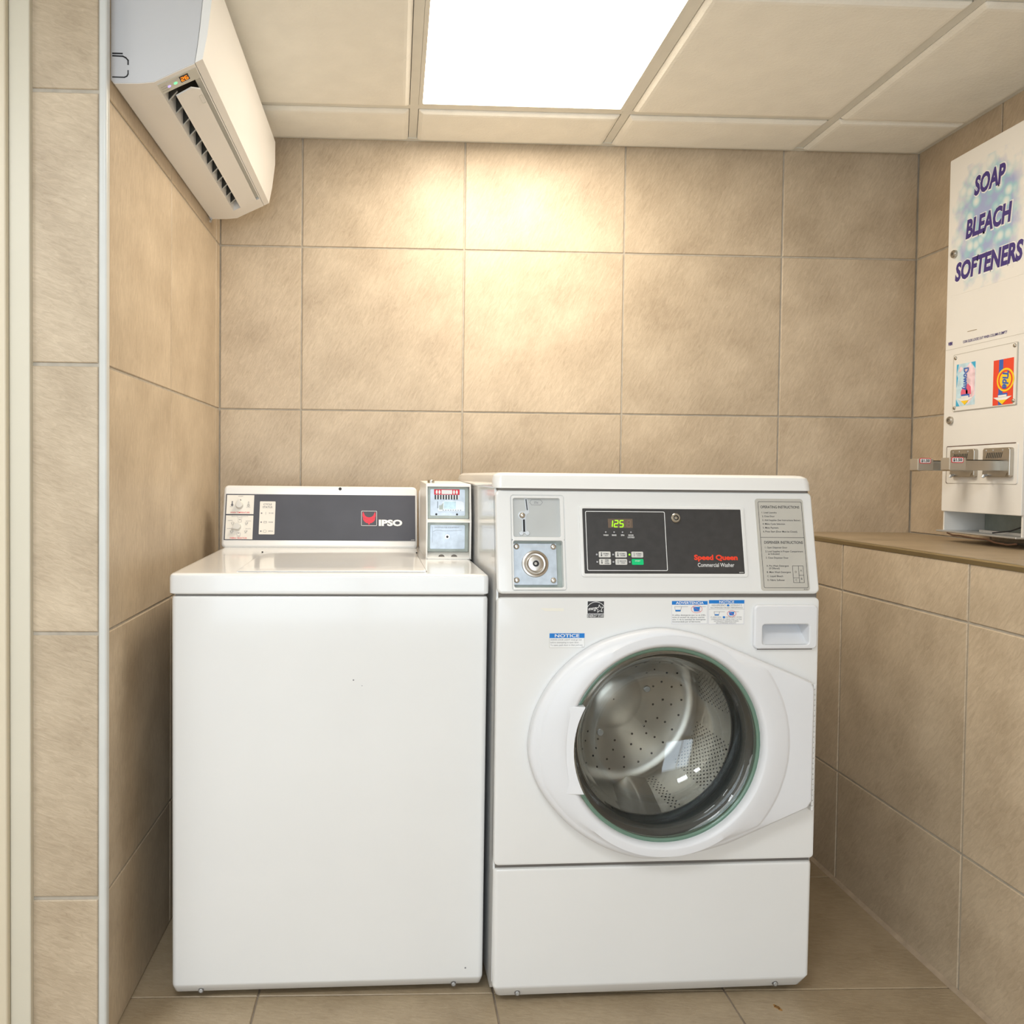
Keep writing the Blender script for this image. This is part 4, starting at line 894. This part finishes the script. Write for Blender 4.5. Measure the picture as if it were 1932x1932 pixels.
B(M2).poly([(0.5720, 0.0185), (0.6385, 0.0185), (0.6385, 0.0395), (0.6310, 0.0440), (0.5900, 0.0460), (0.5835, 0.0410), (0.5800, 0.0310), (0.5720, 0.0260)], -0.0014, 0.0004).build('coin_slide', 'steel_dull', cb, smooth=0)
B(M2).box((0.5870, 0.0245, 0.0), (0.6170, 0.0430, 0.0008)).build('slide_sticker', 'downy_sky', cb, smooth=0)
B(M2).poly([(0.5755, 0.0225), (0.5845, 0.0225), (0.5855, 0.0400), (0.5800, 0.0330), (0.5750, 0.0330)], 0.0, 0.0009).build('green_chip', 'grey_green', cb, smooth=0)
B().disc(0.560, 0.42, 0.009, 1.084, 1.093, 0.003, 20).build('top_lock', 'steel', cb)

# ------------------------------------------------------------------ air conditioner on the left wall
AC = empty('air_conditioner', (0.0, 0.0, 0.0)); tag(AC, 'white wall-mounted split air conditioner with open louvre and orange display', 'air conditioner')
YA, YB = -0.980, -0.150
lower = [(0.0, 1.842), (0.006, 1.8355), (0.050, 1.8365), (0.080, 1.8400)]
front_body = [(0.1555, 1.8765), (0.1600, 1.905), (0.1645, 1.940), (0.1700, 1.995), (0.1700, 2.060), (0.1560, 2.095), (0.120, 2.112), (0.0, 2.112)]
full = lower + [(0.117, 1.8582)] + front_body
chan = lower + [(0.0820, 1.8412), (0.0860, 1.8850), (0.1500, 1.9060), (0.1540, 1.8757)] + front_body
def yprism(b, P, ya, yb): b.loft([[(x, y, z) for x, z in P] for y in (ya, yb)])
b_ = B(); b_.recalc = True
yprism(b_, full, YA, -0.928); yprism(b_, full, -0.214, YB); yprism(b_, chan, -0.928, -0.214)
body = b_.build('body', 'ac_white', AC)
B().loft([[(0.001, YA + 0.003, 1.840 + 0.0)] for _ in ()] or [[(x, y, z) for x, z in [(0.0005, 1.843), (0.0065, 1.8365), (0.05, 1.8375), (0.080, 1.841), (0.117, 1.8592), (0.155, 1.8775), (0.1595, 1.905), (0.164, 1.940), (0.1693, 1.995), (0.1693, 2.060), (0.1555, 2.094), (0.1195, 2.111), (0.0005, 2.111)]] for y in (YA - 0.001, YA + 0.001)]).build('end_cover', 'ac_side_shade', AC)
fpn = [(0.1572, 1.8778), (0.1712, 1.8850), (0.1800, 1.9300), (0.1880, 1.9950), (0.1880, 2.060), (0.1740, 2.098), (0.150, 2.1145), (0.140, 2.1145), (0.1575, 2.096), (0.1715, 2.060), (0.1715, 1.995), (0.1660, 1.940), (0.1615, 1.905)]
b_ = B(); b_.recalc = True; yprism(b_, fpn, YA - 0.002, YB); b_.build('front_panel', 'ac_white', AC)
yy = lambda u: (u - 0.080) * (1.8858 - 1.8403) / (0.1712 - 0.0796) + 1.8403          # height of the sloped underside
def uprism(b, P, ya, yb): b.loft([[(x, y, z) for x, z in P] for y in (ya, yb)])
b_ = B(); b_.recalc = True
sl = (1.8858 - 1.8403) / (0.1712 - 0.0796); AM = frame((0.080, -0.98, 1.8403), (0, 1, 0), (1, 0, sl))   # u along the unit, v up the slope, w outward? 
nrm = Vector((sl, 0, -1)).normalized()
AM = frame((0.080, -0.98, 1.8403), (1, 0, sl), (0, 1, 0))      # u up the slope, v along the unit, w up
ks = math.hypot(1, sl)
fl = [(0.0215 * ks, 0.070), (0.052 * ks, 0.066), (0.0655 * ks, 0.085), (0.0655 * ks, 0.764), (0.0215 * ks, 0.764)]
b_.poly(fl, -0.0055, -0.0025, M=AM); flap = b_.build('louvre_flap', 'ac_white', AC, smooth=30)
B(AM).ring((0.057 * ks, 0.0635 * ks, 0.105, 0.140), (0.0575 * ks, 0.063 * ks, 0.1055, 0.1395), -0.0060, -0.0054, 0.0015, 0.001).build('emblem', 'ac_grey', flap, smooth=0)
b_ = B(AM); b_.box((0.003, 0.052, 0.030), (0.078, 0.766, 0.034)); b_.build('duct_back', 'dark_vent', AC, smooth=0)
for k in range(12):
    v = 0.075 + 0.057 * k
    q = lambda z0_, z1_, t: [(0.003, v + 0.020, z0_), (0.030, v, z0_), (0.030, v, z1_), (0.003, v + 0.020, z1_), (0.003, v + 0.020 + t, z0_), (0.030, v + t, z0_), (0.030, v + t, z1_), (0.003, v + 0.020 + t, z1_)]
    FQ = [(0, 1, 2, 3), (7, 6, 5, 4), (0, 4, 5, 1), (1, 5, 6, 2), (2, 6, 7, 3), (3, 7, 4, 0)]
    vn = B(AM).add(q(0.006, 0.029, 0.0012), FQ).build('vane', 'dark_vent', AC, smooth=0)
    B(AM).add(q(0.004, 0.0065, 0.0014), FQ).build('vane_edge', 'ac_grey', vn, smooth=0)
B(AM).box((0.0640 * ks, 0.055, 0.005), (0.0740 * ks, 0.765, 0.012)).build('slot_lip', 'ac_grey', AC, smooth=0)
dp = B(AM).box((0.0025, 0.012, -0.0015), (0.0745 * ks, 0.0500, 0.004)).build('display_panel', 'ac_grey', AC, smooth=0)
B(AM).box((0.0455, 0.018, -0.0021), (0.0640, 0.039, -0.0012)).build('display', 'dark_vent', dp, smooth=0)
b_ = B(AM)
# digits run along u, their tops towards the near end
DM = AM @ Matrix(((1, 0, 0, 0), (0, -1, 0, 0), (0, 0, -1, 0), (0, 0, 0, 1)))
bd_ = B(DM)
digit(bd_, '2', 0.0480, -0.0350, 0.0050, 0.0120, 0.0021, 0.0025, 0.0018, 0.0); digit(bd_, '6', 0.0560, -0.0350, 0.0050, 0.0120, 0.0021, 0.0025, 0.0018, 0.0)
bd_.build('digits', 'segment_orange', dp, smooth=0)
B(AM).box((0.0170, 0.018, -0.0018), (0.0430, 0.0240, -0.0012)).build('receiver_window', 'steel_dull', dp, smooth=0)
B(AM).disc(0.0215, 0.0330, 0.0032, -0.0024, -0.0012, 0, 14).build('status_light', 'led_violet', dp, smooth=0)
B(AM).disc(0.0350, 0.0320, 0.0036, -0.0024, -0.0012, 0, 14).build('status_light', 'led_mint', dp, smooth=0)
b_ = B(DM)
for k, s in enumerate(('AUTO', 'TIMER', 'POWER')): b_.text(s, 0.0055, -0.0270 - 0.0080 * k, 0.0030, 0.0017)
b_.build('lettering', 'print_grey', dp, smooth=0)
KM = frame((0, YA - 0.001, 0), (1, 0, 0), (0, 0, 1)); b_ = B(KM)
b_.stroke([(0.0035, 1.8912), (0.0215, 1.8912)], 0.0026, 0.0, 0.0006); b_.stroke([(0.0035, 1.8866), (0.0225, 1.8862), (0.0280, 1.8835), (0.0322, 1.8790), (0.0322, 1.8712)], 0.0025, 0.0, 0.0006); b_.stroke([(0.0035, 1.8472), (0.0255, 1.8472), (0.0300, 1.8495), (0.0322, 1.8535), (0.0322, 1.8600)], 0.0021, 0.0, 0.0006)
b_.build('knock_out', 'black', AC, smooth=0)
B().tube([(0.004, YB - 0.012, 1.840), (0.008, YB - 0.010, 1.830), (0.007, YB - 0.016, 1.824)], 0.004).build('drain_stub', 'steel_dull', AC)

# ------------------------------------------------------------------ soap vending box on the right wall
SD = empty('soap_dispenser', (0, 0, 0)); tag(SD, 'white wall-mounted soap and bleach vending box with two coin slides', 'vending machine')
XF = 2.05; SM = frame((XF, 0, 0), (0, -1, 0), (0, 0, 1))       # u = -y, v = z, w = -x
U0, U1 = 0.345, 0.640
b_ = B(SM); b_.box((U0 + 0.002, 1.022, -0.132), (U1 - 0.002, 1.975, -0.012)); b_.box((U0 + 0.002, 0.9690, -0.132), (U0 + 0.0065, 1.022, -0.006)); b_.box((U1 - 0.0065, 0.9690, -0.132), (U1 - 0.002, 1.022, -0.006)); b_.box((U0, 0.9690, -0.132), (U1, 1.022, -0.127))
b_.build('case', 'enamel_warm', SD)
dr = B(SM).rrect(U0, U1, 1.0215, 1.978, 0.004, -0.014, 0.0, 0.003, 2).build('door', 'enamel_warm', SD)
b_ = B(SM); b_.box((U0 - 0.002, 0.9655, -0.132), (U1, 0.9700, 0.012), 0.0012, 1); b_.box((U0 + 0.09, 0.9700, -0.05), (U1 - 0.008, 0.9760, -0.045)); b_.build('coin_tray', 'steel_dull', SD)
B(SM).box((U0 + 0.008, 0.971, -0.125), (U1 - 0.008, 1.0205, -0.120)).build('tray_back', 'grey_green', SD, smooth=0)
B(SM).tube([(U0 + 0.045, 0.9640, 0.011), (U0 + 0.07, 0.9595, 0.013), (U0 + 0.10, 0.9600, 0.012), (U0 + 0.15, 0.9575, 0.013), (U0 + 0.20, 0.9580, 0.012), (U0 + 0.225, 0.9520, 0.012), (U0 + 0.27, 0.9500, 0.011), (U1, 0.954, 0.010)], 0.0022, 6).build('wire_hook', 'wire_brown', SD)
B(SM).tube([(U0 + 0.16, 0.972, -0.03), (U0 + 0.21, 0.980, -0.04), (U0 + 0.26, 1.000, -0.05), (U0 + 0.28, 1.018, -0.06)], 0.0018, 6).build('wire', 'black', SD)
B(SM).box((0.360, 1.6050, 0.0), (0.632, 1.9400, 0.0004)).build('bubble_print', 'bubble_print', dr, smooth=0)
for s, ua, ub, v in (('SOAP', 0.4450, 0.5600, 1.8520), ('BLEACH', 0.4170, 0.5850, 1.7480), ('SOFTENERS', 0.3790, 0.6260, 1.6440)):
    B(SM).text(s, ua - 0.001, v - 0.0015, 0.0455, 0.0007, width=ub - ua + 0.002, bold=0.075, shear=0.16).build('letter_edge', 'print_white', dr, smooth=0)
    B(SM).text(s, ua, v, 0.0440, 0.0011, width=ub - ua - 0.003, bold=0.045, shear=0.16).build('lettering', 'navy', dr, smooth=0)
B(SM).box((U0, 1.4612, -0.0002), (U1, 1.4622, 0.0003)).build('door_seam', 'label_grey', dr, smooth=0)
b_ = B(SM); b_.text('VBR', 0.3575, 1.4735, 0.0085, 0.0004, width=0.018, bold=0.05, shear=0.2); b_.text('COIN SLIDE LOCKS OUT WHEN COLUMN IS EMPTY', 0.4170, 1.4712, 0.0065, 0.0004, width=0.160, bold=0.02); b_.build('lettering', 'navy', dr, smooth=0)
B(SM).box((0.433, 1.4985, 0.0), (0.468, 1.5000, 0.0004)).build('scratch', 'bronze', dr, smooth=0)
pp = B(SM).rrect(0.3860, 0.6160, 1.2925, 1.4440, 0.003, 0.0, 0.003, 0.001, 2).build('picture_panel', 'enamel_warm', SD)
B(SM).ring((0.3855, 0.6165, 1.2920, 1.4445), (0.3872, 0.6148, 1.2937, 1.4428), 0.0, 0.0032, 0.003, 0.002).build('edge_line', 'label_grey', pp, smooth=0)
for u, v in ((0.3945, 1.4345), (0.6080, 1.4360), (0.3945, 1.3010), (0.6085, 1.3020)): B(SM).disc(u, v, 0.0048, 0.002, 0.0065, 0.003, 16).build('screw', 'steel', pp)
for u, v in ((0.3775, 1.2690), (0.3760, 1.7180)): B(SM).lathe(u, v, [(0.0105, 0.0), (0.0105, 0.006), (0.0085, 0.0085), (0.004, 0.0085), (0.0035, 0.005)], 24, cap1=True).build('lock', 'steel', dr)
# fabric softener card
w = 0.0034
cd = B(SM).box((0.4000, 1.3045, 0.002), (0.4720, 1.4165, w)).build('softener_card', 'downy_sky', pp, smooth=0)
b_ = B(SM); b_.poly([(0.445, 1.3060), (0.4715, 1.330), (0.4715, 1.395), (0.452, 1.4160), (0.432, 1.400), (0.440, 1.36)], w - 0.0002, w + 0.0003); b_.poly([(0.407, 1.398), (0.416, 1.410), (0.424, 1.404), (0.416, 1.394)], w - 0.0002, w + 0.0003); b_.build('pink_field', 'downy_pink', cd, smooth=0)
b_ = B(SM); b_.poly([(0.4560, 1.4163), (0.4718, 1.4163), (0.4718, 1.3990)], w, w + 0.0005); b_.poly([(0.4002, 1.3047), (0.4002, 1.3230), (0.4140, 1.3047)], w, w + 0.0005); b_.poly([(0.4002, 1.390), (0.4002, 1.4163), (0.408, 1.4163)], w, w + 0.0005); b_.poly([(0.4002, 1.355), (0.4002, 1.390), (0.4055, 1.380)], w, w + 0.0005); b_.build('cyan_corners', 'downy_cyan', cd, smooth=0)
b_ = B(SM); b_.disc(0.432, 1.3385, 0.0135, w, w + 0.0006, 0, 24); b_.poly([(0.440, 1.330), (0.458, 1.333), (0.4565, 1.352), (0.445, 1.362), (0.436, 1.352)], w, w + 0.0006); b_.build('red_fabric', 'downy_red', cd, smooth=0)
B(SM).text('Downy', 0.4290, 1.4040, 0.0175, w + 0.0009, width=0.0600, bold=0.03, rot=-math.pi / 2).build('name_lettering', 'tide_blue', cd, smooth=0)
B(SM).box((0.4210, 1.3255, w), (0.4520, 1.3345, w + 0.0008)).build('blue_band', 'tide_blue', cd, smooth=0)
def arrow(cd, u, v):
    a = B(SM); a.poly([(u - 0.0315, v + 0.0110), (u + 0.0315, v + 0.0110), (u + 0.012, v + 0.002), (u - 0.012, v + 0.002)], w, w + 0.0010); a.box((u - 0.014, v + 0.0105, w), (u + 0.014, v + 0.0160, w + 0.0010)); a.build('arrow_top', 'print_white', cd, smooth=0)
    a = B(SM); a.poly([(u - 0.0150, v + 0.0035), (u + 0.0150, v + 0.0035), (u, v - 0.0075)], w, w + 0.0013); a.build('arrow_tip', 'tide_yellow', cd, smooth=0)
arrow(cd, 0.4350, 1.3140)
# detergent card
cd = B(SM).box((0.5375, 1.2950, 0.002), (0.6060, 1.4080, w)).build('detergent_card', 'tide_orange', pp, smooth=0)
B(SM).box((0.5570, 1.2952, w - 0.0002), (0.5710, 1.4078, w + 0.0003)).build('blue_stripe', 'tide_blue', cd, smooth=0)
b_ = B(SM); b_.lathe(0.5800, 1.3560, [(0.0290, w), (0.0290, w + 0.0006), (0.0245, w + 0.0006), (0.0245, w)], 32); b_.build('yellow_ring', 'tide_yellow', cd, smooth=0)
B(SM).disc(0.5800, 1.3560, 0.0246, w, w + 0.0004, 0, 32).build('orange_disc', 'tide_orange', cd, smooth=0)
B(SM).disc(0.5800, 1.3560, 0.0195, w, w + 0.0006, 0, 32).build('yellow_disc', 'tide_yellow', cd, smooth=0)
B(SM).text('Tide', 0.5715, 1.3780, 0.0185, w + 0.0009, width=0.0440, bold=0.04, shear=0.2, rot=-math.pi / 2).build('name_lettering', 'tide_blue', cd, smooth=0)
B(SM).box((0.5560, 1.3145, w), (0.5875, 1.3235, w + 0.0006)).build('blue_band', 'tide_blue', cd, smooth=0)
arrow(cd, 0.5715, 1.3035)
# coin mechanism plate and the two slides
b_ = B(SM); b_.rrect(0.3665, 0.6260, 1.0985, 1.1985, 0.006, 0.0, 0.0025, 0.001, 2); b_.build('mechanism_plate', 'enamel_warm', SD)
b_ = B(SM); b_.stroke([(0.3680, 1.1978), (0.6180, 1.1990)], 0.0022, 0.0015, 0.0030); b_.stroke([(0.3668, 1.1960), (0.3668, 1.1005)], 0.0010, 0.0015, 0.0030); b_.stroke([(0.3668, 1.1010), (0.3700, 1.0988)], 0.0015, 0.0015, 0.0030); b_.build('plate_edge', 'wire_brown', SD, smooth=0)
for u0 in (0.3965, 0.5210):
    cs = B(SM).rrect(u0, u0 + 0.0930, 1.1150, 1.1885, 0.006, 0.002, 0.014, 0.0025, 3).build('coin_chute', 'steel', SD)
    B(SM).poly([(u0 + 0.002, 1.126), (u0 + 0.088, 1.126), (u0 + 0.083, 1.117), (u0 + 0.010, 1.117)], 0.013, 0.0155).build('chute_foot', 'steel', cs)
    g = B(SM)
    for k in range(9): g.stroke([(u0 + 0.015 + 0.0062 * k, 1.1635), (u0 + 0.0190 + 0.0062 * k, 1.1760)], 0.0020, 0.0138, 0.0146)
    g.build('chute_slots', 'dark_vent', cs, smooth=0)
    for du, dv in ((0.013, 1.1820), (0.037, 1.1822), (0.070, 1.1820)): B(SM).disc(u0 + du, dv, 0.0022, 0.0135, 0.0148, 0.0008, 10).build('rivet', 'steel_dull', cs)
    B(SM).tube([(u0 + 0.020, 1.121, 0.012), (u0 + 0.020, 1.119, 0.024), (u0 + 0.020, 1.114, 0.026)], 0.0035, 8).build('pin', 'steel_dull', cs)
    ua = u0 + 0.0465
    sb = B(SM).box((ua - 0.016, 1.1318, 0.010), (ua + 0.016, 1.1335, 0.140)); sb.box((ua - 0.0165, 1.1315, 0.010), (ua - 0.0140, 1.1575, 0.140)); sb.box((ua + 0.0140, 1.1315, 0.010), (ua + 0.0165, 1.1575, 0.140)); sb.box((ua - 0.0165, 1.1555, 0.010), (ua + 0.0165, 1.1575, 0.140)); sb.box((ua - 0.0165, 1.1290, 0.1335), (ua + 0.0165, 1.1590, 0.1400), 0.002, 1)
    sb = sb.build('coin_slide', 'steel', SD)
    TM = frame((0, -(ua + 0.0166), 0), (1, 0, 0), (0, 0, 1))         # flank of the slide that faces the room
    B(SM).box((ua - 0.0172, 1.1310, 0.100), (ua + 0.0172, 1.1620, 0.1425), 0.0015, 1).build('pusher_head', 'price_tag', sb)
    EM = frame((XF - 0.1426, 0, 0), (0, -1, 0), (0, 0, 1))
    TM = frame((XF, -(ua + 0.0173), 0), (1, 0, 0), (0, 0, 1))
    tg = B(TM); tg.rrect(-0.1380, -0.1080, 1.1495, 1.1635, 0.003, 0.0, 0.0006, 0, 1, n=3); tg.build('price_tag', 'print_red', sb, smooth=0)
    B(TM).rrect(-0.1365, -0.1095, 1.1512, 1.1618, 0.002, 0.0, 0.0009, 0, 1, n=3).build('tag_field', 'print_white', sb, smooth=0)
    B(TM).text('$1.50', -0.1230, 1.1535, 0.0068, 0.0012, width=0.0225, align='C', bold=0.03).build('tag_lettering', 'print_black', sb, smooth=0)
